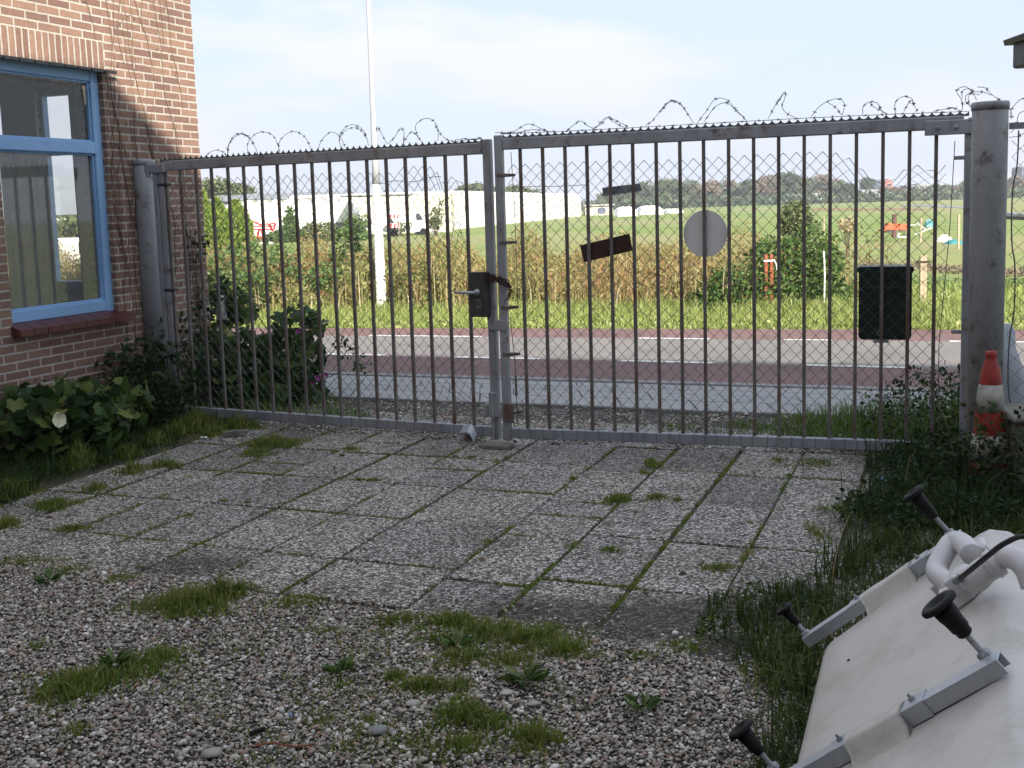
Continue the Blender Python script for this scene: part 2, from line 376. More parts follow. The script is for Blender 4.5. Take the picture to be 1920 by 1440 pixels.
def aggregate():
    """exposed-aggregate slabs: pebbles set in cement, tone varies slab by slab, dirt and damp patches"""
    m, t, b = nt('aggregate'); g = t.nodes.new('ShaderNodeNewGeometry')
    v = t.nodes.new('ShaderNodeTexVoronoi'); v.inputs['Scale'].default_value = 78; t.links.new(g.outputs['Position'], v.inputs['Vector'])
    sepc = t.nodes.new('ShaderNodeSeparateColor'); t.links.new(v.outputs['Color'], sepc.inputs[0])
    peb = ramp(t, sepc.outputs[0], [(0, (.07, .065, .06)), (.18, (.19, .175, .16)), (.5, (.39, .365, .34)), (.8, (.58, .555, .52)), (1, (.80, .78, .74))])
    edge = ramp(t, v.outputs['Distance'], [(.0, (1, 1, 1)), (.42, (1, 1, 1)), (.62, (.28, .26, .24))])
    col = mixc(t, 1., peb, edge, 'MULTIPLY')
    tone = ramp(t, g.outputs['Random Per Island'], [(0, (.70, .69, .68)), (.25, (.9, .9, .9)), (.6, (.99, .98, .95)), (1, (1.1, 1.08, 1.05))])
    col = mixc(t, 1., col, tone, 'MULTIPLY')
    n = noise(t, 1.6, 6, .65, vec=g.outputs['Position']); col = mixc(t, .7, col, ramp(t, n, [(.30, (.5, .48, .44)), (.50, (1, 1, 1))]), 'MULTIPLY')
    # worn dark patches that lie where the photograph has them
    for (px, py, rx, ry, k) in ((360, 1062, .36, .18, .75), (1150, 1160, .85, .30, .95), (1720, 860, .50, .34, .8), (1650, 1000, .3, .5, .5), (980, 1130, .22, .14, .6)):
        w = G(px, py); mpn = t.nodes.new('ShaderNodeMapping'); mpn.vector_type = 'POINT'
        mpn.inputs['Location'].default_value = (-w[0]/rx, -w[1]/ry, 0); mpn.inputs['Scale'].default_value = (1/rx, 1/ry, 0)
        t.links.new(g.outputs['Position'], mpn.inputs[0])
        wn_ = t.nodes.new('ShaderNodeTexNoise'); wn_.inputs['Scale'].default_value = 2.5; wn_.inputs['Detail'].default_value = 5; t.links.new(mpn.outputs[0], wn_.inputs['Vector'])
        ln = t.nodes.new('ShaderNodeVectorMath'); ln.operation = 'LENGTH'; t.links.new(mpn.outputs[0], ln.inputs[0])
        ad = t.nodes.new('ShaderNodeMath'); ad.operation = 'MULTIPLY_ADD'; t.links.new(wn_.outputs['Fac'], ad.inputs[0]); ad.inputs[1].default_value = .9; t.links.new(ln.outputs['Value'], ad.inputs[2])
        f = ramp(t, ad.outputs[0], [(.0, (1, 1, 1)), (.95, (1, 1, 1)), (1.0, (.9, .9, .9))])
        mr = t.nodes.new('ShaderNodeMapRange'); mr.inputs[1].default_value = .95; mr.inputs[2].default_value = 1.5; mr.inputs[3].default_value = k; mr.inputs[4].default_value = 0; t.links.new(ad.outputs[0], mr.inputs[0])
        col = mixc(t, mr.outputs[0], col, mixc(t, 1., col, (.22, .20, .17), 'MULTIPLY'))
    t.links.new(col, b.inputs['Base Color']); b.inputs['Roughness'].default_value = .8
    bump(t, b, edge, .8, .004); MATS['aggregate'] = m
aggregate()
def pebble():
    m, t, b = nt('pebble'); g = t.nodes.new('ShaderNodeNewGeometry')
    c = ramp(t, g.outputs['Random Per Island'], [(0, (.07, .06, .055)), (.12, (.17, .155, .135)), (.32, (.29, .25, .205)), (.55, (.39, .36, .32)), (.66, (.33, .20, .14)), (.76, (.47, .42, .36)), (.92, (.58, .55, .49)), (1, (.88, .86, .82))])
    n = noise(t, 160, 3); c = mixc(t, .35, c, ramp(t, n, [(.3, (.55, .55, .55)), (.7, (1, 1, 1))]), 'MULTIPLY')
    t.links.new(c, b.inputs['Base Color']); b.inputs['Roughness'].default_value = .62; MATS['pebble'] = m
pebble()
def gravel_bed():
    m, t, b = nt('gravel_bed'); g = t.nodes.new('ShaderNodeNewGeometry')
    v = t.nodes.new('ShaderNodeTexVoronoi'); v.inputs['Scale'].default_value = 62; t.links.new(g.outputs['Position'], v.inputs['Vector'])
    sepc = t.nodes.new('ShaderNodeSeparateColor'); t.links.new(v.outputs['Color'], sepc.inputs[0])
    peb = ramp(t, sepc.outputs[0], [(0, (.04, .035, .03)), (.4, (.13, .12, .10)), (.8, (.26, .24, .22)), (1, (.5, .48, .46))])
    edge = ramp(t, v.outputs['Distance'], [(.35, (1, 1, 1)), (.6, (.2, .18, .15))])
    col = mixc(t, 1., peb, edge, 'MULTIPLY'); n = noise(t, 2.2, 5, vec=g.outputs['Position'])
    col = mixc(t, ramp(t, n, [(.48, (0, 0, 0)), (.62, (1, 1, 1))]), col, (.045, .04, .025))
    t.links.new(col, b.inputs['Base Color']); b.inputs['Roughness'].default_value = .9; bump(t, b, edge, 1., .006); MATS['gravel_bed'] = m
gravel_bed()
def asphalt(name, c1, c2, sc_=90):
    m, t, b = nt(name); g = t.nodes.new('ShaderNodeNewGeometry')
    n = noise(t, sc_, 4, .7, vec=g.outputs['Position']); col = ramp(t, n, [(.3, c2), (.7, c1)])
    n2 = noise(t, .9, 7, .7, vec=g.outputs['Position'], dist=.6); col = mixc(t, .75, col, ramp(t, n2, [(.34, (.62, .62, .62)), (.5, (.95, .95, .95)), (.66, (1.1, 1.08, 1.05))]), 'MULTIPLY')
    t.links.new(col, b.inputs['Base Color']); b.inputs['Roughness'].default_value = .85; bump(t, b, n, .4, .004); MATS[name] = m
asphalt('asphalt', (.24, .22, .21), (.13, .12, .115)); asphalt('asphalt_red', (.20, .115, .108), (.13, .075, .07))
def grassground():
    m, t, b = nt('field'); g = t.nodes.new('ShaderNodeNewGeometry')
    n = noise(t, .35, 7, .7, vec=g.outputs['Position']); n2 = noise(t, .02, 4, .6, vec=g.outputs['Position']); n3 = noise(t, 9, 4, .7, vec=g.outputs['Position'])
    c = ramp(t, n, [(.3, (.11, .17, .03)), (.5, (.19, .26, .05)), (.72, (.28, .32, .09))])
    c = mixc(t, ramp(t, n2, [(.46, (0, 0, 0)), (.56, (1, 1, 1))]), c, (.27, .27, .10))
    c = mixc(t, .6, c, ramp(t, n3, [(.3, (.55, .55, .5)), (.7, (1, 1, 1))]), 'MULTIPLY')
    t.links.new(c, b.inputs['Base Color']); b.inputs['Roughness'].default_value = .9; bump(t, b, n3, .8, .05); MATS['field'] = m
grassground()
def footpath_mat():
    m, t, b = nt('footpath'); c = t.nodes.new('ShaderNodeTexCoord')
    bt = t.nodes.new('ShaderNodeTexBrick'); t.links.new(c.outputs['UV'], bt.inputs['Vector'])
    for k, v in (('Scale', 1), ('Mortar Size', .006), ('Brick Width', .60), ('Row Height', .30)): bt.inputs[k].default_value = v
    bt.inputs['Color1'].default_value = (.34, .34, .34, 1); bt.inputs['Color2'].default_value = (.29, .29, .295, 1); bt.inputs['Mortar'].default_value = (.035, .04, .025, 1)
    g = t.nodes.new('ShaderNodeNewGeometry'); n = noise(t, 5, 6, .7, vec=g.outputs['Position'])
    col = mixc(t, .5, bt.outputs['Color'], ramp(t, n, [(.3, (.6, .6, .58)), (.65, (1, 1, 1))]), 'MULTIPLY')
    t.links.new(col, b.inputs['Base Color']); b.inputs['Roughness'].default_value = .9; MATS['footpath'] = m
footpath_mat()
def window_blue():
    m, t, b = nt('blue_paint'); n = noise(t, 14, 6, .7)
    c = ramp(t, n, [(.0, (.20, .37, .60)), (.62, (.24, .44, .72)), (.70, (.42, .47, .50)), (.73, (.2, .17, .13))])
    c = mixc(t, .4, ramp(t, noise(t, 3, 4), [(.3, (.20, .36, .62)), (.7, (.28, .48, .76))]), c)
    t.links.new(c, b.inputs['Base Color']); b.inputs['Roughness'].default_value = .5; bump(t, b, n, .3, .002); MATS['blue_paint'] = m
window_blue()
def glassm():
    m, t, b = nt('window_glass'); t.nodes.remove(b)
    tr = t.nodes.new('ShaderNodeBsdfTransparent'); tr.inputs[0].default_value = (.86, .88, .87, 1)
    gl = t.nodes.new('ShaderNodeBsdfGlossy'); gl.inputs['Roughness'].default_value = .02
    di = t.nodes.new('ShaderNodeBsdfDiffuse'); di.inputs[0].default_value = (.6, .6, .58, 1)
    fr = t.nodes.new('ShaderNodeFresnel'); fr.inputs[0].default_value = 1.95
    m1 = t.nodes.new('ShaderNodeMixShader'); m2 = t.nodes.new('ShaderNodeMixShader'); m2.inputs[0].default_value = .16
    t.links.new(fr.outputs[0], m1.inputs[0]); t.links.new(tr.outputs[0], m1.inputs[1]); t.links.new(gl.outputs[0], m1.inputs[2])
    t.links.new(m1.outputs[0], m2.inputs[1]); t.links.new(di.outputs[0], m2.inputs[2]); t.links.new(m2.outputs[0], t.nodes['Material Output'].inputs[0]); MATS['window_glass'] = m
glassm()
def frp():
    m, t, b = nt('fibreglass'); n = noise(t, 3, 4)
    c = ramp(t, n, [(.3, (.49, .465, .44)), (.7, (.57, .55, .52))])
    n2 = noise(t, 38, 3, .6, dist=1.5); c = mixc(t, ramp(t, n2, [(.68, (0, 0, 0)), (.76, (1, 1, 1))]), c, (.33, .30, .28)); n3 = noise(t, 5, 6, .75); c = mixc(t, .5, c, ramp(t, n3, [(.36, (.62, .58, .50)), (.52, (1, 1, 1))]), 'MULTIPLY')
    t.links.new(c, b.inputs['Base Color']); b.inputs['Roughness'].default_value = .38; bump(t, b, noise(t, 10, 3), .12, .01); MATS['fibreglass'] = m
frp()
foliage('grass', [(.05, .11, .014), (.085, .17, .022), (.13, .21, .035), (.19, .22, .06)])
foliage('grass_right', [(.03, .055, .012), (.05, .085, .018), (.085, .12, .03), (.19, .18, .08)], patch=[(.02, .045, .01), (.04, .075, .015), (.07, .10, .02)], pscale=3)
foliage('grass_dark', [(.02, .045, .008), (.035, .075, .012), (.06, .10, .02)])
foliage('grass_yard', [(.06, .12, .015), (.12, .20, .025), (.19, .26, .04), (.34, .30, .12)], patch=[(.12, .17, .025), (.20, .25, .045), (.32, .29, .12)], pscale=2.5)
foliage('verge', [(.15, .21, .045), (.22, .29, .07), (.32, .36, .12), (.42, .42, .19)])
foliage('reed', [(.20, .15, .06), (.34, .20, .09), (.26, .27, .09), (.40, .30, .16), (.26, .12, .06)], patch=[(.15, .21, .06), (.25, .28, .09), (.33, .28, .13), (.30, .17, .08)], pscale=.55, trans=.35)
foliage('reed_green', [(.10, .15, .04), (.18, .22, .07), (.26, .27, .10), (.34, .29, .14)])
foliage('reed_pale', [(.48, .40, .24), (.36, .27, .14), (.56, .50, .34)], trans=.3)
foliage('bramble', [(.035, .075, .018), (.06, .12, .025), (.10, .17, .04), (.18, .22, .08)])
foliage('mallow', [(.015, .04, .012), (.03, .07, .018), (.045, .10, .024), (.07, .13, .03), (.20, .21, .05)], patch=[(.02, .05, .015), (.04, .09, .02), (.10, .15, .03)], pscale=5)
foliage('nettle', [(.012, .03, .008), (.022, .05, .012), (.045, .085, .02)])
foliage('conifer', [(.10, .16, .03), (.16, .23, .04), (.24, .30, .06)], trans=.2)
foliage('shrub', [(.05, .10, .03), (.10, .17, .05), (.17, .22, .08)])
foliage('leaf_brown', [(.10, .06, .03), (.20, .13, .06), (.30, .24, .10), (.06, .04, .025)])
foliage('tree_a', [(.05, .075, .04), (.085, .115, .055), (.13, .16, .08)], trans=.2)
foliage('tree_b', [(.17, .12, .085), (.21, .16, .11), (.20, .19, .11)], trans=.2)
foliage('tree_c', [(.07, .10, .04), (.12, .15, .06), (.17, .18, .08)], trans=.2)
# ================================================================== SETTING
def sheet(name, pts, z, mat, uv=None):
    me = bpy.data.meshes.new(name); me.from_pydata([(p[0], p[1], z) for p in pts], [], [tuple(range(len(pts)))])
    if uv:
        l = me.uv_layers.new(); 
        for i, q in enumerate(uv): l.data[i].uv = q
    o = link(name, me, mat); return tag(o, kind='structure')
def terrain():
    ms = [-60, -20, 0, 9, 14.5, 16, 18, 20, 22, 25, 28, 32, 40, 60, 90, 130, 200, 300, 430, 600, 850, 1150]
    ds = [-900, -600, -300, -120, -60, -30, -12, 0, 12, 30, 60, 120, 300, 600, 900]
    V = []; F = []
    for m_ in ms:
        u = min(1, max(0, (m_-18)/14)); z = -.03 - .87*u*u*(3-2*u)
        for d_ in ds: p = M2*m_+D2*d_; V.append((p[0], p[1], z))
    k = len(ds)
    for i in range(len(ms)-1):
        for j in range(k-1): F.append((i*k+j, i*k+j+1, (i+1)*k+j+1, (i+1)*k+j))
    me = bpy.data.meshes.new('ground'); me.from_pydata(V, [], F); tag(link('ground', me, 'field', smooth=True), kind='structure')
terrain()
def zt(p):
    m_ = float(np.dot(M2, p[:2])); u = min(1, max(0, (m_-18)/14)); return -.03 - .87*u*u*(3-2*u)
XL, XR = -18, 34
def band(name, A0, B0, A1, B1, z, mat, uvs=False, x0=XL, x1=XR):
    P = [(x0, A0+B0*x0), (x1, A0+B0*x1), (x1, A1+B1*x1), (x0, A1+B1*x0)]
    uv = None
    if uvs: uv = [(x0*1.07, 0), (x1*1.07, 0), (x1*1.07, A1-A0), (x0*1.07, A1-A0)]
    return sheet(name, P, z, mat, uv)
band('cycle_lane', 10.27, -.38, 11.72, -.396, 0, 'asphalt_red')
band('road', 11.72, -.396, 13.66, -.344, 0, 'asphalt')
band('cycle_lane', 13.66, -.344, 14.65, -.304, 0, 'asphalt_red')
# dashes
mk = MB()
def dash(A, B, x0, x1, w=.10):
    t = np.array([1, B]); t = t/np.linalg.norm(t); nn = np.array([-t[1], t[0]])
    p0 = np.array([x0, A+B*x0]); p1 = np.array([x1, A+B*x1])
    mk.add([(*(p0-nn*w/2), .004), (*(p1-nn*w/2), .004), (*(p1+nn*w/2), .004), (*(p0+nn*w/2), .004)], [(0, 1, 2, 3)])
def gx(px, A, B):   # x where the pixel column meets the line
    lo, hi = -30., 30.
    for _ in range(50):
        m_ = (lo+hi)/2; q = np.array([m_, A+B*m_, 0])-CO; u = 960+FPX*(q@CR)/(q@CF)
        lo, hi = (m_, hi) if u < px else (lo, m_)
    return lo
for a_, b_ in ((692, 905), (1195, 1330), (1470, 1560), (1780, 2010)): dash(13.66, -.344, gx(a_, 13.66, -.344), gx(b_, 13.66, -.344))
for a_, b_ in ((855-270, 720), (855, 1012), (1165, 1340), (1510, 1705), (1890, 2100)): dash(11.72, -.396, gx(a_, 11.72, -.396), gx(b_, 11.72, -.396))
tag(mk.build('road_marking', 'marking'), kind='structure')
def kerb():
    m = MB(); t = np.array([1, -.38]); L = np.linalg.norm(t); t /= L; nn = np.array([-t[1], t[0]])
    x = XL
    while x < XR:
        c = np.array([x+.47, 10.27-.38*(x+.47)]) - nn*.06
        m.box((c[0], c[1], -.03), (.985, .12, .12), ((t[0], t[1], 0), (nn[0], nn[1], 0), (0, 0, 1)), .008); x += .935
    tag(m.build('kerb', 'kerb'), kind='structure')
    m = MB(); t = np.array([1, -.39]); t /= np.linalg.norm(t); nn = np.array([-t[1], t[0]]); x = -6
    while x < 9:
        c = np.array([x+.47, 8.96-.39*(x+.47)]) - nn*.028
        m.box((c[0], c[1], -.02), (.99, .055, .08+.006*random.random()), ((t[0], t[1], random.uniform(-.006, .006)), (nn[0], nn[1], 0), (0, 0, 1)), .006); x += .932
    tag(m.build('kerb', 'kerb'), kind='structure')
kerb()
band('footpath', 8.96, -.39, 10.14, -.38, .016, 'footpath', True)
HA = np.array([.366, .9306]); HN = np.array([HA[1], -HA[0]])     # house / paving axes: along the wall, outward from it
yard = [G(-400, 1010)[:2]*1.0, (-4.2, 5.0), (-6, 3), (-6, -2), (6, -2), (8, 6.3), (8, 8.96-.39*8+.02), (-2.0, 8.96+.39*2.0+.02), (-5, 8.96+.39*5)]
sheet('yard_soil', [(-7, -2), (7, -2), (9, 8.97-.39*9), (-7, 8.97+.39*7)], -.014, 'soil')
gb = pxpoly([(-500, 1020), (60, 1050), (330, 1085), (600, 1125), (850, 1150), (1340, 1195), (1480, 1150), (1800, 1500), (1500, 2300), (-900, 2300)])
sheet('gravel_yard', gb, -.006, 'gravel_bed')
gb2 = pxpoly([(560, 760), (640, 745), (860, 759), (1200, 772), (1560, 785), (1620, 850), (1000, 822), (560, 800)])
gb2 = [(-2.2, 8.96+.39*2.2-.01), (3.4, 8.96-.39*3.4-.01), (2.9, 6.6), (-.1, 7.5), (-2.2, 8.4)]
sheet('gravel_verge', gb2, -.006, 'gravel_bed')
JOINTS = []
def paving():
    m = MB()
    rows = [3.74, 4.40, 5.08, 5.75, 6.45, 7.13]
    edges = [-5.02, -4.62, -4.22, -3.82, -3.42, -3.02, -2.63, -2.03, -1.63, -1.23, -.84, -.44, -.04, .36]
    for ci in range(len(edges)-1):
        p = edges[ci]; wd_ = edges[ci+1]-p
        off = random.uniform(-.012, .012)
        rr = list(rows)
        if ci in (7,): rr = [r_-.12 for r_ in rr]
        pj = p + random.uniform(-.008, .008)
        for k in range(len(rr)):
            a0 = rr[k]+off; a1 = (rr[k+1] if k+1 < len(rr) else 7.80)+off
            if k == 0 and ci < 7: a0 = 3.90
            halves = [(a0, a1)]
            if random.random() < .05: mid = (a0+a1)/2+random.uniform(-.1, .1); halves = [(a0, mid), (mid, a1)]
            for (b0, b1) in halves:
                JOINTS.append((HA*b0+HN*pj, HA*b0+HN*(pj+wd_))); JOINTS.append((HA*b0+HN*pj, HA*b1+HN*pj))
                cc = HA*((b0+b1)/2)+HN*(pj+wd_/2); gap = .013+random.random()*.010
                # stop at the gate line and at the kerb of weeds
                tz = random.uniform(-.006, .0); rot = random.uniform(-.006, .006)
                A = HA*math.cos(rot)+HN*math.sin(rot); N = HN*math.cos(rot)-HA*math.sin(rot)
                tx = random.uniform(-.006, .006); ty = random.uniform(-.005, .005)
                m.box((cc[0], cc[1], -.022+tz), (wd_-gap, b1-b0-gap, .044), ((N[0], N[1], tx), (A[0], A[1], ty), (-tx*N[0]-ty*A[0], -tx*N[1]-ty*A[1], 1)), .005)
    tag(m.build('paving', 'aggregate'), kind='structure')
paving()
def pebbles(name, poly, dens, size, z0=-.003, clump=0.0, cs=3):
    P = scatter(poly, dens, clump, cs); n = len(P)
    ph = (1+5**.5)/2
    ico = unit(np.array([(-1, ph, 0), (1, ph, 0), (-1, -ph, 0), (1, -ph, 0), (0, -1, ph), (0, 1, ph), (0, -1, -ph), (0, 1, -ph), (ph, 0, -1), (ph, 0, 1), (-ph, 0, -1), (-ph, 0, 1)], float))
    T = np.array([(0, 11, 5), (0, 5, 1), (0, 1, 7), (0, 7, 10), (0, 10, 11), (1, 5, 9), (5, 11, 4), (11, 10, 2), (10, 7, 6), (7, 1, 8), (3, 9, 4), (3, 4, 2), (3, 2, 6), (3, 6, 8), (3, 8, 9), (4, 9, 5), (2, 4, 11), (6, 2, 10), (8, 6, 7), (9, 8, 1)])
    s = size*np.exp(RNG.normal(size=n)*.35); s = np.minimum(s, size*3.2)
    sx = s*(.85+.5*RNG.random(n)); sy = s*(.7+.3*RNG.random(n)); sz = s*(.45+.3*RNG.random(n))
    a = RNG.random(n)*np.pi*2; V = ico[None]*np.stack([sx, sy, sz], 1)[:, None]*(.88+.24*RNG.random((n, 12, 1)))
    c, s_ = np.cos(a)[:, None], np.sin(a)[:, None]; tl = RNG.normal(size=(n, 1))*.25
    x = V[..., 0]*c-V[..., 1]*s_; y = V[..., 0]*s_+V[..., 1]*c; zz = V[..., 2]+x*tl
    V = np.stack([x+P[:, 0:1], y+P[:, 1:2], zz+z0+sz[:, None]*.55+RNG.random((n, 1))*size*.5], 2).reshape(-1, 3)
    F = (T[None]+(np.arange(n)*12)[:, None, None]).reshape(-1, 3)
    return tag(fastmesh(name, V, F, 'pebble', smooth=True), kind='stuff')
o = pebbles('gravel', pxpoly([(-120, 1030), (60, 1052), (230, 1075), (470, 1110), (700, 1140), (860, 1150), (1000, 1168), (1180, 1205), (1350, 1240), (1480, 1240), (1520, 1560), (-150, 1560)]), 10500, .0051)
tag(o, 'rounded grey and beige pebbles covering the front of the yard', 'gravel')
o = pebbles('gravel', pxpoly([(0, 1020), (400, 1060), (620, 1090), (900, 1125), (1380, 1165), (1380, 1230), (860, 1165), (300, 1100), (-20, 1060)]), 1500, .0055, .0, .5, 4)
tag(o, 'small pebbles strewn over the near edge of the slabs', 'gravel')
o = pebbles('gravel', gb2, 2200, .0075, -.003, .5, 2)
tag(o, 'gravel strip between the gate and the footpath', 'gravel')
# a few larger pale stones
for i, (px, py, s_, lb) in enumerate([(397, 1418, .024, 'flat white stone in the gravel at the bottom edge, left of centre'), (775, 1322, .017, 'white pebble just below the two small grass tufts in the gravel'), (950, 1302, .017, 'pale round stone below the right end of the long grass patch'), (1000, 1322, .015, 'off-white stone in the darker gravel right of centre'), (708, 1375, .024, 'grey flattened stone left of the grass clump near the bottom centre'), (222, 1212, .013, 'small white stone above the left grass strip')]):
    w = G(px, py); m = MB()
    pr = [(s_*math.sin(t)*1.2, s_*.45*(1-math.cos(t))) for t in np.linspace(.15, math.pi-.1, 8)]
    m.lathe((w[0], w[1], 0), pr, 12); 
    ob = m.build('stone', 'cone_white' if i != 4 else 'kerb', smooth=True)
    for v in ob.data.vertices: v.co.x = w[0]+(v.co.x-w[0])*(1.2+.15*math.sin(v.co.z*400)); v.co.y += .15*(v.co.x-w[0])
    tag(ob, lb, 'stone', 'larger stones in the gravel')
# ================================================================== BRICK HOUSE (left)
HC = np.array([-2.645, 9.80])
def wl(px, py, off=0.0):
    q = onwall(HC, HA, px, py, off); return (q[:2]-HC)@HA, q[2]
# local frame: X along the wall towards the road, Y outward (towards the yard), Z up
rz_h = math.atan2(HA[1], HA[0])
house = thing('brick_house', (HC[0], HC[1], 0), 'red brick house with a blue framed window at the left edge', 'house', rz=rz_h)
# outward HN = (HA1,-HA0) is local -Y
W0, W1, WZ0, WZ1 = -2.22, -1.15, .87, 2.715
TW = .24; ZT = 6.0
def wallbm():
    m = MB(); y0, y1 = 0, TW
    def pc(x0, x1, z0, z1): m.box(((x0+x1)/2, (y0+y1)/2, (z0+z1)/2), (x1-x0, y1-y0, z1-z0))
    V = []; xs = [-6.5, W0, W1, 0]; zs = [-.1, WZ0, WZ1, ZT]
    # front skin with the opening, plus reveals, built as one surface
    idx = {}
    def vid(x, y, z):
        k = (round(x, 4), round(y, 4), round(z, 4))
        if k not in idx: idx[k] = len(V); V.append(k)
        return idx[k]
    F = []
    for y in (0, TW):
        for i in range(3):
            for j in range(3):
                if i == 1 and j == 1: continue
                F.append([vid(xs[i], y, zs[j]), vid(xs[i+1], y, zs[j]), vid(xs[i+1], y, zs[j+1]), vid(xs[i], y, zs[j+1])])
    for (xa, za, xb, zb) in ((W0, WZ0, W1, WZ0), (W1, WZ0, W1, WZ1), (W1, WZ1, W0, WZ1), (W0, WZ1, W0, WZ0)):
        F.append([vid(xa, 0, za), vid(xb, 0, zb), vid(xb, TW, zb), vid(xa, TW, za)])
    m.add(V, F); return m
wallbm().build('wall', 'brick', house)
# front wall facing the road, with two window openings seen through the room
def frontwall():
    def onfront(px, py, s_=.12):   # meets the plane s = -s_
        r = ray(px, py); n3 = np.array([HA[0], HA[1], 0]); p = np.array([*(HC-HA*s_), 0])
        q = CO + r*(((p-CO)@n3)/(r@n3)); return -((q[:2]-HC)@HN), q[2]      # local y, z
    a0 = onfront(99, 350, 0); a1 = onfront(163, 350); b0 = onfront(-90, 350, 0); b1 = onfront(16, 350)
    zb = onfront(150, 540)[1]; zt_ = onfront(130, 163)[1]
    ys = sorted([(a0[0], a1[0]), (b0[0], b1[0])], key=lambda q: min(q)); ys = [tuple(sorted(q)) for q in ys]
    return ys, zb, zt_
FYS, FZB, FZT = frontwall()
def fw():
    m = MB(); xa, xb = -.12, 0.0; segs = []; y = TW
    for (p, q) in FYS:
        segs.append((y, p)); y = q
    segs.append((y, 6.0))
    for (p, q) in segs: m.box(((xa+xb)/2, (p+q)/2, ZT/2-.05), (.12, q-p, ZT+.1))
    for (p, q) in FYS:
        m.box(((xa+xb)/2, (p+q)/2, (FZB-.1)/2), (.12, q-p, FZB+.1)); m.box(((xa+xb)/2, (p+q)/2, (ZT+FZT)/2), (.12, q-p, ZT-FZT))
    return m
fw().build('wall', 'brick', house)
m = MB(); m.box((-6.4, 3.1, ZT/2), (.2, 5.7, ZT)); m.box((-3.2, 6.1, ZT/2), (6.2, .2, ZT)); m.build('wall', 'brick', house)
m = MB(); m.box((-3.25, 3.1, ZT+.08), (6.9, 6.7, .14)); m.build('roof', 'dark_metal', house)
m = MB(); m.box((-3.25, 3.0, -.02), (6.1, 5.5, .06)); m.box((-3.25, 3.0, 3.0), (5.9, 5.4, .05)); m.box((-3.3, 5.97, 1.5), (5.9, .03, 2.9)); m.box((-6.27, 3, 1.5), (.03, 5.4, 2.9))
m.box((-.12-.012, (TW+FYS[0][0])/2, 1.5), (.02, FYS[0][0]-TW-.004, 2.9)); m.box((-.12-.012, (FYS[0][1]+FYS[1][0])/2, 1.5), (.02, FYS[1][0]-FYS[0][1], 2.9)); m.build('room_lining', 'interior', house)
for (p, q) in FYS:
    m = MB(); y0, y1 = p, q
    for (c, s_) in (((-.06, y0+.02, (FZB+FZT)/2), (.07, .04, FZT-FZB)), ((-.06, y1-.02, (FZB+FZT)/2), (.07, .04, FZT-FZB)), ((-.06, (y0+y1)/2, FZB+.03), (.07, y1-y0-.08, .06)), ((-.06, (y0+y1)/2, FZT-.03), (.07, y1-y0-.08, .06)), ((-.06, (y0+y1)/2, FZB+(FZT-FZB)*.69), (.068, y1-y0-.08, .07))): m.box(c, s_, None, .004)
    m.build('inner_window_frame', 'blue_paint', house)
# soldier course, lintel, sill
m = MB(); m.box(((-4.2+W1+.03)/2, -.002+.02, 2.825), (4.2+W1+.03, .05, .205)); m.build('soldier_course', 'brick_soldier', house)
m = MB(); m.box(((-4.2+W1+.05)/2, -.010, 2.712), (4.2+W1+.05, .09, .009))
for k in range(22): m.box((W1+.04-.14*k, -.052, 2.707-.004*random.random()), (.125, .012, .014+.012*random.random()))
m.build('lintel', 'dark_metal', house)
m = MB(); n_ = 9; x0, x1 = W0-.02, W1+.08
for k in range(n_):
    xa = x0+(x1-x0)*k/n_; xb = x0+(x1-x0)*(k+1)/n_
    m.add([(xa+.003, .03, .885), (xb-.003, .03, .885), (xb-.003, -.085, .845), (xa+.003, -.085, .845), (xa+.003, .03, .81), (xb-.003, .03, .81), (xb-.003, -.085, .80), (xa+.003, -.085, .80)], [(0, 3, 2, 1), (4, 5, 6, 7), (0, 1, 5, 4), (2, 3, 7, 6), (1, 2, 6, 5), (3, 0, 4, 7)])
simple('sill_tile', (.12, .032, .028), .35, 0, .3, 20, .1); m.build('sill', 'sill_tile', house)
# window
def fr_bar(m, x0, x1, z0, z1, y=.04, d=.07, bev=.006): m.box(((x0+x1)/2, y+d/2, (z0+z1)/2), (x1-x0, d, z1-z0), None, bev)
FW = .085
m = MB(); L0 = W0-.085
fr_bar(m, L0, L0+FW, WZ0, WZ1, d=.068); fr_bar(m, W1-FW, W1-.002, WZ0+.004, WZ1-.002); fr_bar(m, L0+FW, W1-FW, WZ0+.016, WZ0+.10, d=.069); fr_bar(m, L0+FW, W1-FW, WZ1-.085, WZ1-.002, d=.069)
TZ = wl(90, 272)[1]; fr_bar(m, L0+FW, W1-FW, TZ-.045, TZ+.045, y=.032, d=.075)
# narrower inner beads
for (z0, z1) in ((WZ0+.10, TZ-.045), (TZ+.045, WZ1-.085)):
    fr_bar(m, W1-FW-.016, W1-FW, z0, z1, .058, .03, .003); fr_bar(m, L0+FW, W1-FW-.016, z0, z0+.014, .058, .03, .003); fr_bar(m, L0+FW, W1-FW-.016, z1-.014, z1, .058, .03, .003)
win = m.build('window', 'blue_paint', house)
m = MB()
for (z0, z1) in ((TZ+.04, WZ1-.08), (WZ0+.09, TZ-.04)): m.add([(L0+.07, .082, z0), (W1-.08, .082, z0), (W1-.08, .082, z1), (L0+.07, .082, z1)], [(0, 1, 2, 3)]); m.build('glass', 'window_glass', win)
m = MB()
rg = random.Random(3); pts = [(x, 2.615-.012*rg.random()) for x in np.linspace(L0+FW, W1-FW-.02, 26)]
m.prism([(x, .076, z) for x, z in pts]+[(W1-FW-.02, .076, 2.631), (L0+FW, .076, 2.631)], (0, .003, 0)); m.prism([(W1-FW-.05, .0755, 2.60), (W1-FW-.02, .0755, 2.60), (W1-FW-.02, .0755, 2.47), (W1-FW-.035, .0755, 2.45)], (0, .003, 0)); m.build('old_putty', 'putty', win)
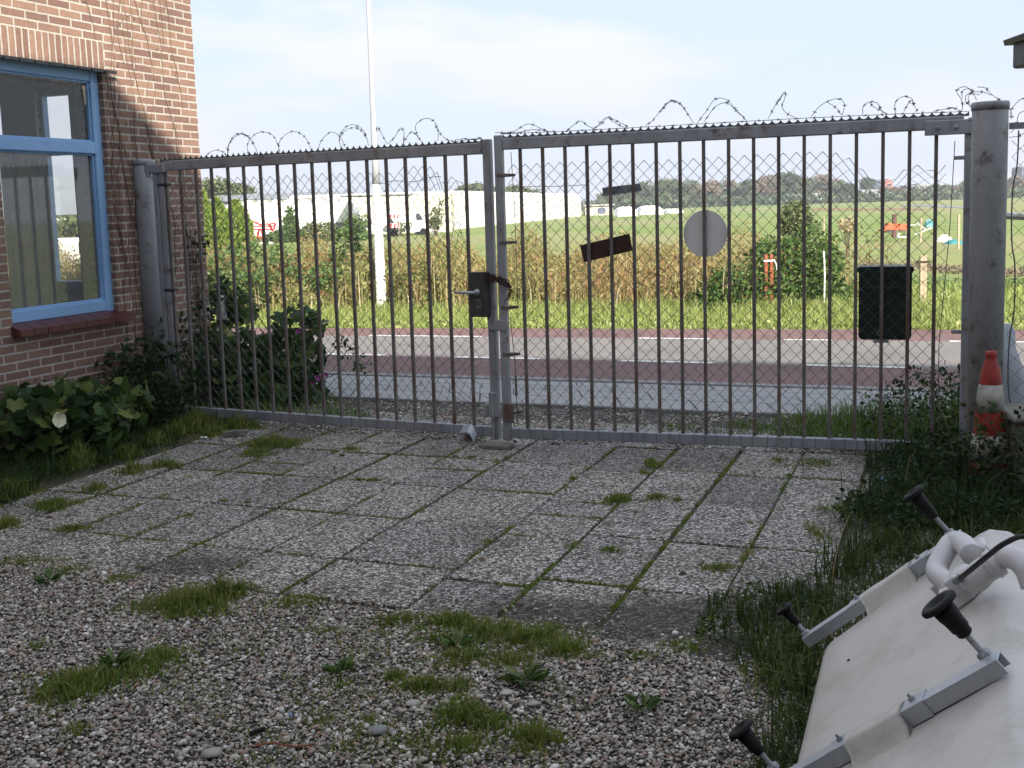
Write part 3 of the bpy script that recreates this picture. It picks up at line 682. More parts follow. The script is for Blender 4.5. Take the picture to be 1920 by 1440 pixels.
# curtain hanging behind the glass and a dark stile behind the right pane
m = MB(); cx0, cx1 = wl(8, 400, -.45)[0], wl(96, 400, -.45)[0]; P = []; n_ = 70
for k in range(n_):
    x = cx0+(cx1-cx0)*k/(n_-1); y = .45+.012*math.sin(k*.45)+.006*math.sin(k*1.3); P += [(x, y, .95), (x, y, 2.12)]
m.add(P, [(2*k, 2*k+2, 2*k+3, 2*k+1) for k in range(n_-1)]); cu = m.build('curtain', 'curtain', house, True)
m = MB(); m.box((W1-.14, .16, 1.8), (.05, .06, 1.85)); simple('brown_wood', (.10, .035, .03), .6, 0, .3, 10); m.build('inner_stile', 'brown_wood', house)
# bare vine stems on the wall
def vines():
    m = MB(); rg = random.Random(11)
    starts = [(-1.25, .3), (-1.05, .2), (-.95, .1), (-.8, .3), (-.7, .2), (-.62, .1), (-.5, .4), (-.4, .2), (-.3, .3), (-.22, .1), (-.85, 1.2), (-.45, 1.1), (-1.0, 1.0), (-.6, 1.9), (-.95, 1.8), (-.3, 2.1), (-1.1, 2.2), (-.9, 2.8), (-.75, 2.6), (-1.0, 2.9), (-.55, 2.7), (-.2, 2.5), (-.4, 3.0), (-1.2, 2.95), (-.65, 3.1)]
    for (x, z) in starts:
        p = [(x, -.006, z)]; dx = rg.uniform(-.15, .15)
        for k in range(rg.randint(22, 46)):
            dx = dx*.8 + rg.uniform(-.25, .22)
            x = min(-.02, max(-1.9 if z > 2.75 else W1+.015, x+dx*.06)); z += .04+rg.random()*.05; p.append((x, -.004-.004*rg.random(), z))
        m.tube(p, np.linspace(.0032, .0018, len(p)), 4)
        for k in range(3, len(p)-3, 5):
            if rg.random() < .5:
                q = [p[k]]; 
                for j in range(5): q.append((min(-.02, q[-1][0]+rg.uniform(-.05, .05)), -.006, q[-1][2]+rg.uniform(-.02, .05)))
                if all((a[0] > W1+.01 or a[2] > 2.75) for a in q): m.tube(q, .0012, 3)
    # a loose bundle dangling beside the frame
    for k in range(7):
        x = W1+.03+rg.random()*.05; z = 1.2+rg.random()*.3; p = []
        for j in range(22): p.append((x, -.01-.01*rg.random(), z)); x += rg.uniform(-.018, .018); x = max(W1+.01, x); z += .035
        m.tube(p, .0016, 3)
    for k in range(5):
        a = rg.random()*6; x, z = -1.0+rg.random()*.3, 1.85+rg.random()*.15; p = []
        for j in range(12): p.append((x, -.02-.03*rg.random(), z)); a += rg.uniform(-.8, .8); x += .025*math.cos(a); z += .02*math.sin(a)
        m.tube(p, .0015, 3)
    return m
vn = vines().build('dead_vine', 'dry_stem', None)
vn.location = (HC[0], HC[1], 0); vn.rotation_euler = (0, 0, rz_h)
# NB local frame is X = HA, Y = left of HA (into the house), so outward offsets above are negative Y
tag(vn, 'thin bare vine stems climbing the sunlit and shaded brick wall beside the window', 'vine')
# ================================================================== GATE
HG = G(330, 778, .04); LK = G(938, 820.5, .04); RL = G(945, 822, .04); RR = G(1815, 853, .04)
def plane_dir(a, b): d = (b-a)[:2]; L = np.linalg.norm(d); return np.array([d[0]/L, d[1]/L, 0]), L
DL, LL = plane_dir(HG, LK); DR, LR = plane_dir(RL, RR)
ZUP = np.array([0, 0, 1.])
def post(name, x, y, r, h, label, cap=True):
    t = thing(name, (x, y, 0), label, 'gate post')
    m = MB(); n = 32
    m.lathe((x, y, 0), [(r, -.1), (r, h-.045), (r*1.0, h-.04)], n); m.build('tube', 'post_steel', t, True)
    m = MB(); m.lathe((x, y, 0), [(r*1.05, h-.045), (r*1.06, h-.008), (r*1.02, h), (r*.2, h+.004)], n); m.build('cap', 'gate_frame', t, True)
    return t
pl = G(301, 775); LPX, LPY = pl[0], pl[1]; pr = G(1843, 886); RPX, RPY = pr[0], pr[1]
t = post('gate_post', LPX, LPY, .086, 2.05, 'grey galvanised round gate post beside the brick wall, left end of the gate')
t = post('gate_post', RPX, RPY, .094, 2.09, 'thick grey galvanised round gate post at the right end, behind the traffic cone')
def chainlink(m, P0, D, s0, s1, zb, zt_, N, deform=None, pitch=.078, vp=.083, r=.0024, taild=True, seed=1):
    """woven zig-zag wires in the plane P0 + s*D + z*up, pushed N off the plane"""
    rg = random.Random(seed); k = 0; s = s0
    while s < s1:
        sgn = 1 if k % 2 == 0 else -1
        top = zt_(s) if callable(zt_) else zt_
        j = 0; pts = []; z = zb
        while z <= top+1e-6:
            x = s+pitch*.25*(1 if (j % 2 == 0) else -1)*1.0
            pts.append((x, z)); j += 1; z += vp/2
        # column k zigzags between s-pitch/4.. and its neighbour is mirrored so that they hook
        if k % 2: pts = [(2*s-x, z_) for x, z_ in pts]
        P3 = []
        for i, (x, z_) in enumerate(pts):
            dx = dz = dn = 0
            if deform: dx, dz, dn = deform(x, z_)
            o_ = .0018*(1 if i % 2 else -1)
            P3.append(P0+D*(x+dx)+ZUP*(z_+dz)+N*(dn+o_))
        m.tube(P3, r, 3, False); s += pitch/2; k += 1
def gate(name, label, P0, D, L, ztop, side, nb, bars):
    N = np.array([-D[1], D[0], 0.])           # away from the camera
    t = thing(name, (*(P0[:2]+D[:2]*L/2), 0), label, 'gate', 'the two leaves of the gate')
    B = np.array([P0[0], P0[1], 0.]); at = lambda s, z, n=0.: B+D*s+ZUP*z+N*n
    ax = (D, N, ZUP); sw = .05
    hs = 0.0 if side == 'L' else L; ls = L if side == 'L' else 0.0
    zb0, zb1 = .05, .115; zt0, zt1 = ztop-.085, ztop-.01
    for s in (0.0, L):
        w = .055 if s == ls else .05
        m = MB(); cs = s+(w/2 if s == 0 else -w/2)
        zz1 = ztop+.01 if s == ls else ztop-.03
        m.box(at(cs, (zz1+.03)/2), (w, .05, zz1-.03), ax, .005)
        m.build('stile', 'gate_frame', t)
    m = MB(); m.box(at(L/2, (zb0+zb1)/2), (L-.112, .046, zb1-zb0), ax, .004); m.build('bottom_rail', 'rail_bottom', t)
    m = MB(); m.box(at(L/2, (zt0+zt1)/2), (L-.112, .046, zt1-zt0), ax, .006); m.build('top_rail', 'gate_frame', t)
    for s in bars:
        m = MB(); m.box(at(s, (zb1+zt0)/2, -.002), (.021, .021, zt0-zb1), ax, .0025); m.build('bar', 'gate_bar', t)
    # scalloped anti-climb strip
    m = MB(); p = .0505; s = .02 if side == 'L' else .06; zt = zt1; poly = []
    while s < L-.06:
        poly.append((s, zt+.030))
        for q in (.12, .25, .4, .5, .6, .75, .88): poly.append((s+p*q, zt+.030-.022*math.sin(math.pi*q)**.6))
        s += p
    poly.append((s, zt+.030)); top = [at(a, z, -.012) for a, z in poly]
    V = []; F = []
    for (a, z) in poly: V += [at(a, z, -.012), at(a, zt-.004, -.012), at(a, z, -.008), at(a, zt-.004, -.008)]
    for i in range(len(poly)-1):
        a = 4*i; b = a+4; F += [(a, b, b+1, a+1), (a+2, a+3, b+3, b+2), (a, a+2, b+2, b)]
    m.add(V, F); m.build('spiked_strip', 'strip', t)
    return t, at, N, ax
barsL = [onwall(HG, DL, x, 330)[:2] for x in (312, 339, 368, 397, 428, 457.5, 489, 521, 553, 586, 619, 654, 689, 725, 761, 798, 836, 874)]
barsL = [float((q-HG[:2])@DL[:2]) for q in barsL]
barsR = [onwall(RL, DR, x, y)[:2] for x, y in [(975, 272), (1017, 270), (1059, 268), (1100, 266), (1143, 264), (1186, 262), (1230, 260), (1274.5, 258), (1319, 256), (1366, 252), (1413, 250), (1460, 248), (1508, 245), (1557, 242), (1606, 240), (1656, 238), (1706, 236), (1756, 234)]]
barsR = [float((q-RL[:2])@DR[:2]) for q in barsR]
gl, atL, NL, axL = gate('steel_gate', 'left leaf of the steel bar gate, with lock box and door handle', HG, DL, LL, 2.03, 'L', 18, barsL)
gr, atR, NR, axR = gate('steel_gate', 'right leaf of the steel bar gate, carrying the pale disc and the dark letterbox', RL, DR, LR, 2.05, 'R', 18, barsR)
# extra post channel beside the left post
m = MB(); m.box(atL(-.035, 1.0), (.05, .05, 1.96), axL, .006); m.build('channel', 'gate_frame', gl)
# hinges
def hinge(at, ax, s0, s1, z, par, name='hinge'):
    m = MB(); m.box(at((s0+s1)/2, z+.018, -.028), (abs(s1-s0), .008, .03), ax); m.box(at((s0+s1)/2, z-.018, -.028), (abs(s1-s0), .008, .03), ax)
    m.lathe(at(s1, z-.06, -.0), [(.014, 0), (.014, .12)], 10); m.build(name, 'dark_metal', par)
m = MB(); m.box(atL(-.02, 1.965, -.03), (.20, .03, .07), axL, .008); m.lathe(atL(-.09, 1.9, -.03), [(.02, 0), (.02, .11)], 12); m.build('hinge', 'gate_frame', gl)
m = MB(); m.box(atR(LR-.10, 1.975, -.034), (.34, .012, .085), axR, .004); m.box(atR(LR+.03, 2.015, -.02), (.13, .05, .022), axR, .006); m.box(atR(LR+.04, 1.94, -.02), (.10, .05, .022), axR, .006)
for s in (-.20, -.10, 0.0): m.lathe(atR(LR+s, 1.975, -.040), [(.013, 0), (.013, .008), (.006, .012)], 6, -NR)
m.lathe(atR(LR+.02, 1.90, -.02), [(.012, 0), (.012, .15)], 10); m.build('hinge', 'gate_frame', gr)
m = MB(); m.box(atR(LR+.03, .12, -.02), (.12, .05, .022), axR, .006); m.box(atR(LR-.2, .085, -.03), (.3, .012, .05), axR); m.build('hinge', 'dark_metal', gr)
for z in (1.84, 1.03, .52):
    m = MB(); m.box(atL(.035, z, .0), (.10, .056, .022), axL, .004); m.build('clamp', 'dark_metal', gl)
# ---- mesh
def defL(x, z):
    dx = dz = dn = 0.
    u = max(0, (x-2.25)/.5)*max(0, z-.9)
    if x > 2.2: dx = -.16*u*(1+.3*math.sin(z*9)); dz = -.30*u*u*(.8+.4*math.sin(x*23)); dn = .05*math.sin(x*17+z*6)*u
    lo = max(0, (x-2.2)/.5)*max(0, .9-z); dx += -.10*lo*math.sin(z*13+2); dz += .05*lo*math.sin(z*8+x*20)
    dz += .006*math.sin(x*5)+.012*math.sin(x*1.7+.5); dx += .006*math.sin(z*7+x*3)
    return dx, dz, dn+.008*math.sin(x*4+z*3)
def defR(x, z):
    dx = .005*math.sin(z*6+x*2); dz = .006*math.sin(x*4); dn = .008*math.sin(x*4+z*3)
    for c, w, d in ((2.42, .16, .16), (2.72, .11, .10)):
        g_ = math.exp(-((x-c)/w)**2)*max(0, (z-1.4)/.5)**2; dz -= d*g_*1.4
    return dx, dz, dn
m = MB(); chainlink(m, np.array([HG[0], HG[1], 0.])+NL*.03, DL, .07, LL-.12, .04, lambda s: 1.885+.03*s/2.8, NL, defL, seed=3); 
for s in np.arange(.12, LL-.08, .077): # wire ties round the bottom rail
    q = s+random.uniform(-.01, .01); m.tube([atL(q, .03, .026), atL(q, .035, -.027), atL(q+.008*random.uniform(-1, 1), .121, -.027), atL(q, .124, .026)], .0016, 3, False)
m.tube([atL(x, 1.70+.004*math.sin(x*9), .032) for x in np.linspace(.1, 1.9, 30)], .0018, 4)
m.tube([atL(x, 1.78+.05*(x-1.95)+.01*math.sin(x*19), .035) for x in np.linspace(1.95, 2.45, 12)], .002, 4)
m.build('wire_mesh', 'wire', gl)
m = MB(); chainlink(m, np.array([RL[0], RL[1], 0.])+NR*.03, DR, .10, LR-.13, .04, lambda s: 1.90, NR, defR, seed=4)
for s in np.arange(.12, LR-.08, .077):
    q = s+random.uniform(-.01, .01); m.tube([atR(q, .03, .026), atR(q, .035, -.027), atR(q+.008*random.uniform(-1, 1), .121, -.027), atR(q, .124, .026)], .0016, 3, False)
m.tube([atR(.10, 1.95, .03), atR(.115, 1.5, .03), atR(.115, .95, .03)], .0022, 4); m.tube([atR(.06, .86, .03), atR(.085, .55, .03), atR(.09, .13, .03)], .0028, 4)
m.tube([atR(.115, 1.36, .03), atR(.2, 1.22, .03), atR(.24, 1.16, .03)], .0018, 4)
m.tube([atR(LR-.10, 1.90, .03), atR(LR-.12, 1.4, .03), atR(LR-.17, .7, .03), atR(LR-.17, .35, .03)], .0026, 4)
m.tube([atR(x, 1.72+.003*math.sin(x*11), .032) for x in np.linspace(.1, .62, 12)], .0018, 4)
m.build('wire_mesh', 'wire', gr)
for z in (1.80, 1.36, .93, .615, .22):
    m = MB(); m.box(atR(.055, z, 0), (.075, .058, .022), axR, .003); m.box(atR(.107, z, .02), (.035, .018, .018), axR); m.build('clamp', 'gate_bar', gr)
for z in (1.80, .78): 
    m = MB(); m.box(atR(LR-.07, z, .015), (.07, .03, .022), axR, .003); m.build('clamp', 'gate_frame', gr)
# ---- lock box, handle, keyhole
def pL(px, py, n=0.0): q = onwall(HG+NL*n, DL, px, py); return q
def pR(px, py, n=0.0): q = onwall(RL+NR*n, DR, px, py); return q
c = (pL(886, 518, -.05)+pL(914, 586, -.05))/2; c = (pL(900, 552, -.05))
lb = MB().box(c, (.135, .05, .30), axL, .006); lock = lb.build('lock_case', 'lock_case', gl)
hp = pL(893, 548, -.085); m = MB(); e = pL(862, 547, -.115)
m.tube([hp+NL*.02, hp-NL*.025, hp-NL*.035-DL*.012, hp-NL*.035-DL*.06, hp-NL*.035-DL*.135, hp-NL*.03-DL*.15], [.011, .010, .011, .011, .009, .006], 10); m.lathe(hp+NL*.012, [(.022, 0), (.022, .008), (.016, .012)], 16, -NL); m.build('handle', 'bracket_steel', lock, True)
kc = pL(897.5, 570, -.078); m = MB(); m.box(kc, (.034, .004, .062), (DL, NL, ZUP), 0); pp = m.build('keyhole_plate', 'concrete', lock)
m = MB(); m.box(kc-NL*.003+ZUP*.002, (.014, .003, .034), (DL, NL, ZUP)); m.build('keyhole', 'dark_metal', lock)
# rusty chain wound round both stiles
m = MB(); rg = random.Random(5)
def chain(P, r=.011, wire=.0038):
    P = np.array(P); d = np.linalg.norm(np.diff(P, axis=0), axis=1); L = np.concatenate([[0], np.cumsum(d)]); s = 0; k = 0
    while s < L[-1]:
        p = np.array([np.interp(s, L, P[:, i]) for i in range(3)]); q = np.array([np.interp(min(s+.01, L[-1]), L, P[:, i]) for i in range(3)]); t_ = q-p
        if np.linalg.norm(t_) < 1e-6: break
        t_ /= np.linalg.norm(t_); a = np.cross(t_, ZUP if k % 2 else NL); a /= np.linalg.norm(a)+1e-9
        m.tube([p+t_*math.cos(u)*r*1.5+a*math.sin(u)*r*.8 for u in np.linspace(0, 2*math.pi, 11)], wire, 5, False); s += r*2.1; k += 1
for dz in (0, .018, -.02):
    chain([pL(906, 521, -.06)+ZUP*dz, pL(915, 518, -.075)+ZUP*dz, pL(928, 522, -.07)+ZUP*dz*.6, pR(944, 528, -.07)+ZUP*dz, pR(956, 532+8*rg.random(), -.04), pR(957, 538, .05)])
chain([pL(908, 515, -.07), pL(912, 530, -.08), pL(925, 526, -.08)]); chain([pR(952, 528, -.06), pR(957, 545, -.05), pR(953, 560, -.03)])
tag(m.build('chain', 'rust_dark', None, True), 'rusty chain wrapped round both gate leaves above the lock box', 'chain')
# latch strap and lower latch, drop bolt foot
m = MB(); a = pL(917, 609, -.034); b = pR(949, 611, -.034); m.bar(a, b, .012, .075, (0, 0, 1), .004); m.bar(a-ZUP*.03+DL*.005, a+ZUP*.09-DL*.0, .02, .02); m.build('latch_strap', 'gate_frame', gl)
m = MB(); m.box(atL(LL-.03, .27, -.03), (.06, .02, .17), axL, .004); m.lathe(atL(LL-.03, .03, -.045), [(.011, 0), (.011, .32)], 10); m.box(atL(LL-.09, .23, 0), (.03, .07, .09), axL, .01); m.build('drop_bolt', 'gate_frame', gl)
m = MB(); m.box(atR(.05, .22, -.03), (.07, .016, .13), axR, .004); m.box(atR(.09, .40, .02), (.012, .02, .14), axR); m.build('latch_plate', 'gate_bar', gr)
q = G(932, 838); m = MB(); m.box((q[0], q[1]-.02, .012), (.22, .11, .03), (DL, NL, ZUP), .006); tag(m.build('gate_stop', 'concrete'), 'small concrete stop on the ground under the meeting stiles', 'gate stop')
fa = G(860, 806, .1); m = MB(); nn = 9; P = []
for k in range(nn):
    u = k/(nn-1); z = .115+.02*math.sin(u*3)+(-.05*max(0, u-.7)/.3); base = pL(868+u*26, 806, -.05-.03*math.sin(u*2)); P += [np.array([base[0], base[1], z]), np.array([base[0], base[1], z-.045])-NL*.05]
m.add(P, [(2*k, 2*k+2, 2*k+3, 2*k+1) for k in range(nn-1)]); m.build('bent_flap', 'bracket_steel', gl, True)
q = G(884, 822); m = MB(); m.lathe((q[0], q[1], -.005), [(.03, 0), (.05, .02), (.045, .055), (.02, .075)], 9); ob = m.build('stone', 'kerb', None, False); tag(ob, 'rough stone lying under the bent metal flap at the gate', 'stone')
# ---- things hung on the mesh
m = MB(); c = pR(1322.5, 438, .016); r_ = .137
m.prism([c+r_*(math.cos(a)*DR+math.sin(a)*1.07*ZUP) for a in np.linspace(0, 2*math.pi, 40, endpoint=False)], NR*.004)
rs = m.build('round_sign', 'disc')
LOC[rs.name] = np.zeros(3)
for a_ in (1.5, 4.8):
    m = MB(); q = c+.10*(math.cos(a_)*DR+math.sin(a_)*ZUP)-NR*.001; m.lathe(q, [(.006, 0), (.006, .004), (.003, .005)], 8, -NR); m.build('rivet', 'gate_frame', rs)
tag(rs, 'blank pale grey round disc wired behind the bars of the right gate leaf', 'round sign')
m = MB(); m.prism([pR(x, y, .016) for x, y in ((1087, 460), (1180, 438), (1186.5, 470), (1095, 492))], NR*.004)
tag(m.build('sign_plate', 'rust_dark'), 'tilted dark brown rectangular plate hung on the gate mesh', 'sign')
m = MB(); m.prism([pR(x, y, .04) for x, y in ((1129, 352), (1200, 344), (1203, 358), (1131, 368))], NR*.006)
tag(m.build('sign_plate', 'plate_grey'), 'narrow slate grey tilted strip near the top of the mesh, above the brown plate', 'sign')
# letterbox
c0 = pR(1659, 568, .13); W_, Hh = .315, .435; D_ = .16
lbx = thing('letterbox', (c0[0], c0[1], .80), 'dark green plastic letterbox with rounded lid hung behind the right gate leaf', 'letterbox')
def rr_profile(w, h, r, k=5):
    P = []
    for (cx, cz, a0) in ((w/2-r, h/2-r, 0), (-w/2+r, h/2-r, 90), (-w/2+r*1.4, -h/2+r*1.4, 180), (w/2-r*1.4, -h/2+r*1.4, 270)):
        rr_ = r*1.4 if a0 >= 180 else r
        for j in range(k+1): a = math.radians(a0+90*j/k); P.append((cx+rr_*math.cos(a), cz+rr_*math.sin(a)))
    return P
m = MB(); m.prism([c0-NR*D_/2+DR*x*.97+ZUP*z for x, z in rr_profile(W_, Hh, .02)], NR*D_); m.build('box', 'bin_green', lbx)
m = MB(); m.prism([c0-NR*(D_/2+.012)+DR*x+ZUP*(z+Hh/2-.012) for x, z in rr_profile(W_+.012, .045, .02)], NR*(D_+.024)); m.build('lid', 'bin_green', lbx)
m = MB(); m.box(c0-NR*(D_/2+.006)+ZUP*.10, (W_*.7, .012, .012), (DR, NR, ZUP)); m.build('slot_lip', 'dark_metal', lbx)
m = MB(); m.box(c0-NR*(D_/2-.01)-ZUP*(Hh/2+.008)-DR*.02, (.09, .03, .02), (DR, NR, ZUP)); m.tube([c0-NR*.1-ZUP*(Hh/2)+DR*(-.03+.02*math.sin(k*1.3))+ZUP*(.012*k) for k in range(8)], .002, 4); m.build('wire_tie', 'bracket_steel', lbx)
# ---- barbed wire
def spline(P, sub=7):
    P = np.array(P, float); Q = np.vstack([2*P[0]-P[1], P, 2*P[-1]-P[-2]]); out = []
    for i in range(1, len(Q)-2):
        for j in range(sub):
            u = j/sub; out.append(.5*((2*Q[i])+(Q[i+1]-Q[i-1])*u+(2*Q[i-1]-5*Q[i]+4*Q[i+1]-Q[i+2])*u*u+(3*Q[i]-Q[i-1]-3*Q[i+1]+Q[i+2])*u**3))
    out.append(P[-1]); return np.array(out)
def barbed(m, pix, PR_, N, seed, depth=.10):
    rg = random.Random(seed); k = len(pix); ph = rg.uniform(0, 6.28)
    P = []
    for i, (x, y) in enumerate(pix):
        off = depth*math.sin(ph+i*2.6/k*2)+.03; P.append(PR_(x, y, off))
    S = spline(P); m.tube(S, .0017, 4, False)
    # second strand twisted round the first
    T = np.array([S[i]+.0022*np.array([math.cos(i*1.9), math.sin(i*1.9)*.6, math.sin(i*1.9)]) for i in range(len(S))]); m.tube(T, .0011, 3, False)
    d = np.linalg.norm(np.diff(S, axis=0), axis=1); L = np.concatenate([[0], np.cumsum(d)]); s = .03+rg.random()*.05
    while s < L[-1]:
        p = np.array([np.interp(s, L, S[:, i]) for i in range(3)])
        m.tube([p-np.array([.004, 0, .004]), p+np.array([.004, 0, .004])], .0042, 5)
        for _ in range(3):
            v = np.array([rg.gauss(0, 1) for _ in range(3)]); v /= np.linalg.norm(v); m.tube([p-v*.016, p, p+v*.016], [.0006, .0014, .0006], 3, False)
        s += .085+rg.random()*.03
c3 = lambda L_: [(380+x/4, 200+y/4) for x, y in L_]; c4 = lambda L_: [(820+x/4, 200+y/4) for x, y in L_]; c5 = lambda L_: [(1240+x/4, 140+y/4) for x, y in L_]; c6 = lambda L_: [(1560+x/4, 140+y/4) for x, y in L_]
m = MB()
for i, L_ in enumerate([[(-10, 390), (10, 380), (60, 340), (110, 325), (160, 345), (180, 378)], [(185, 380), (190, 300), (230, 225), (275, 200), (330, 215), (370, 260), (405, 330), (410, 370)], [(345, 365), (335, 290), (370, 225), (440, 190), (510, 205), (555, 260), (580, 345)], [(570, 345), (575, 270), (610, 220), (670, 185), (730, 200), (780, 245), (815, 325)], [(865, 325), (885, 265), (930, 210), (970, 190), (1020, 215), (1050, 260), (1070, 305)], [(1035, 305), (1025, 235), (1060, 165), (1110, 135), (1170, 150), (1215, 195), (1245, 295)], [(1300, 190), (1310, 150), (1340, 200), (1380, 275)], [(1385, 278), (1440, 230), (1485, 160), (1510, 200), (1505, 275)], [(1505, 275), (1540, 215), (1575, 190), (1620, 235), (1645, 265)], [(1620, 240), (1595, 150), (1640, 100), (1690, 88), (1740, 115), (1765, 180), (1765, 255)], [(1740, 130), (1780, 200), (1830, 245), (1880, 262)], [(190, 350), (205, 270), (280, 205), (350, 235), (380, 280)], [(1030, 230), (1080, 170), (1150, 160), (1200, 190), (1235, 250)], [(1900, 262), (1990, 248), (2060, 240), (2080, 235), (2090, 255), (2110, 248)]]):
    barbed(m, c3(L_), pL, NL, 20+i)
for L_ in [[(240, 338), (275, 350), (310, 345), (330, 330)], [(300, 335), (320, 300), (330, 270)], [(140, 250), (200, 240), (290, 248), (320, 232), (330, 262)]]: barbed(m, c4(L_), pL, NL, 55)
tag(m.build('barbed_wire', 'barbed'), 'looped barbed wire coils along the top of the left gate leaf', 'barbed wire')
m = MB()
for i, L_ in enumerate([[(430, 195), (560, 190), (680, 130), (780, 165), (850, 192)], [(480, 200), (600, 195), (720, 172), (830, 185)], [(960, 190), (1020, 140), (1075, 108), (1130, 145), (1180, 165)], [(1190, 160), (1240, 100), (1285, 78), (1360, 115), (1430, 150)], [(1160, 168), (1230, 130), (1280, 85), (1340, 125), (1400, 155)], [(1560, 140), (1610, 110), (1650, 60), (1700, 0)]]): barbed(m, c4(L_), pR, NR, 40+i)
barbed(m, [(940, 251), (1100, 244), (1300, 233), (1500, 222), (1700, 213), (1815, 209)], pR, NR, 77, .01)
for i, L_ in enumerate([[(0, 260), (50, 205), (100, 195), (150, 225), (200, 300), (240, 360)], [(0, 275), (40, 225), (90, 200), (160, 240), (195, 290)], [(270, 362), (340, 270), (390, 195), (440, 175), (500, 195), (550, 250), (640, 345)], [(320, 355), (400, 245), (480, 210), (530, 240), (600, 310)], [(800, 330), (850, 240), (900, 160), (930, 128), (925, 180), (905, 240), (940, 290), (1000, 320)], [(860, 225), (885, 190), (915, 145)], [(1120, 322), (1180, 245), (1250, 200), (1330, 180), (1375, 225), (1355, 305)], [(1250, 210), (1300, 240), (1350, 300)], [(1510, 300), (1515, 240), (1560, 205), (1620, 215), (1660, 280), (1700, 295)], [(1560, 210), (1600, 245), (1690, 290)], [(1755, 292), (1755, 210), (1810, 165), (1875, 175), (1890, 215), (1920, 272)], [(1820, 275), (1850, 220), (1880, 190), (1900, 240)]]): barbed(m, c5(L_), pR, NR, 60+i)
tag(m.build('barbed_wire', 'barbed'), 'loose barbed wire loops along the top of the right gate leaf', 'barbed wire')
m = MB()
for i, L_ in enumerate([[(860, 262), (900, 245), (970, 270), (975, 200), (935, 120), (1000, 90), (1050, 130), (1085, 190)], [(975, 180), (980, 120), (1040, 108), (1060, 140)], [(1060, 265), (1005, 200), (1010, 150), (1070, 145), (1110, 150)], [(1060, 262), (1025, 205), (1022, 160)], [(1090, 92), (1150, 100), (1200, 150), (1280, 205)], [(1050, 130), (1130, 130), (1200, 155)], [(760, 275), (860, 255), (930, 250)]]): barbed(m, c6(L_), pR, NR, 80+i, .05)
tag(m.build('barbed_wire', 'barbed'), 'tangled barbed wire springing up over the thick right post', 'barbed wire')
# ---- chain-link fence right of the post
FD = np.array([.95, -.31, 0.]); FD /= np.linalg.norm(FD); FN = np.array([-FD[1], FD[0], 0.]); FB = np.array([RPX, RPY, 0.])+FD*.10+FN*.02
fence = thing('chainlink_fence', (*(FB[:2]+FD[:2]*.8), 0), 'chain-link fence with barbed top wire to the right of the thick post', 'fence')
m = MB(); chainlink(m, FB, FD, .035, 2.6, .03, 1.90, FN, lambda x, z: (.006*math.sin(z*5), 0, .01*math.sin(x*5+z*3)), pitch=.085, vp=.09, r=.0019)
zz = np.linspace(.4, 1.93, 40); m.tube([FB+FD*(.035+.013*math.copysign(abs(math.sin(z*7.5))**.5, math.sin(z*7.5)))+ZUP*z for z in zz], .0042, 5); m.build('wire_mesh', 'wire', fence)
m = MB(); m.box(FB+FD*.75+ZUP*1.955, (1.5, .03, .035), (FD, FN, ZUP)); m.build('top_rail', 'gate_frame', fence)
m = MB(); m.lathe(FB+FD*1.5, [(.03, 0), (.03, 2.1)], 12); m.build('fence_post', 'post_steel', fence, True)
m = MB()
for i, L_ in enumerate([[(1335, 320), (1345, 265), (1380, 215), (1430, 180), (1500, 190)], [(1330, 250), (1350, 300), (1340, 335)], [(1340, 440), (1380, 380), (1400, 300), (1440, 270)], [(1330, 470), (1400, 460), (1450, 430)]]): barbed(m, c6(L_), pR, NR, 95+i, .03)
tag(m.build('barbed_wire', 'barbed'), 'short barbed wire tangle on the fence right of the thick post', 'barbed wire')
# ================================================================== TRAFFIC CONE and corner clutter
cg = G(1853, 924); CX, CY = cg[0], cg[1]
cone = thing('traffic_cone', (CX, CY, 0), 'tall dirty red and white striped traffic cone standing in weeds before the right post', 'traffic cone')
hgt = .765; prof = [(.112, .03), (.099, .16), (.087, .30), (.075, .42), (.066, .52), (.057, .60), (.046, .67), (.036, .69), (.035, .71), (.028, .718), (.030, .74), (.031, .75), (.026, hgt)]
def crad(z): return float(np.interp(z, [p[1] for p in prof], [p[0] for p in prof]))
m = MB(); m.lathe((CX, CY, 0), prof, 24); m.build('cone_body', 'cone_red', cone, True)
for (a, b) in ((.18, .325), (.45, .59)):
    m = MB(); m.lathe((CX, CY, 0), [(crad(a)+.0015, a), (crad((a+b)/2)+.0018, (a+b)/2), (crad(b)+.0015, b)], 24); m.build('white_band', 'cone_white', cone, True)
m = MB(); m.box((CX, CY, .017), (.30, .30, .03), (HN.tolist()+[0], HA.tolist()+[0], (0, 0, 1)), .01); m.build('base', 'cone_red', cone)
q = G(1925, 930)+np.array([.18, .06, 0]); m = MB(); ax = ((.97, -.2, 0), (.2, .97, 0), (0, 0, 1))
m.box((q[0], q[1], .21), (.5, .42, .42), ax, .015); m.box((q[0], q[1], .425), (.54, .46, .03), ax, .01); tag(m.build('concrete_block', 'concrete'), 'weathered concrete block with a flat cap right of the traffic cone', 'concrete block')
q = G(1925, 905)+np.array([.10, .55, 0]); m = MB(); pr_ = [(.05, .02), (.13, .1), (.15, .3), (.13, .5), (.085, .68), (.05, .78), (.02, .82)]
m.lathe((q[0], q[1], 0), pr_, 18); ob = m.build('sack', 'sack', None, True)
for v in ob.data.vertices: v.co.x += .02*math.sin(v.co.z*14+v.co.y*9); v.co.y += .02*math.sin(v.co.z*11+v.co.x*17)
tag(ob, 'pale grey-blue plastic sack standing behind the mesh at the right edge', 'sack')
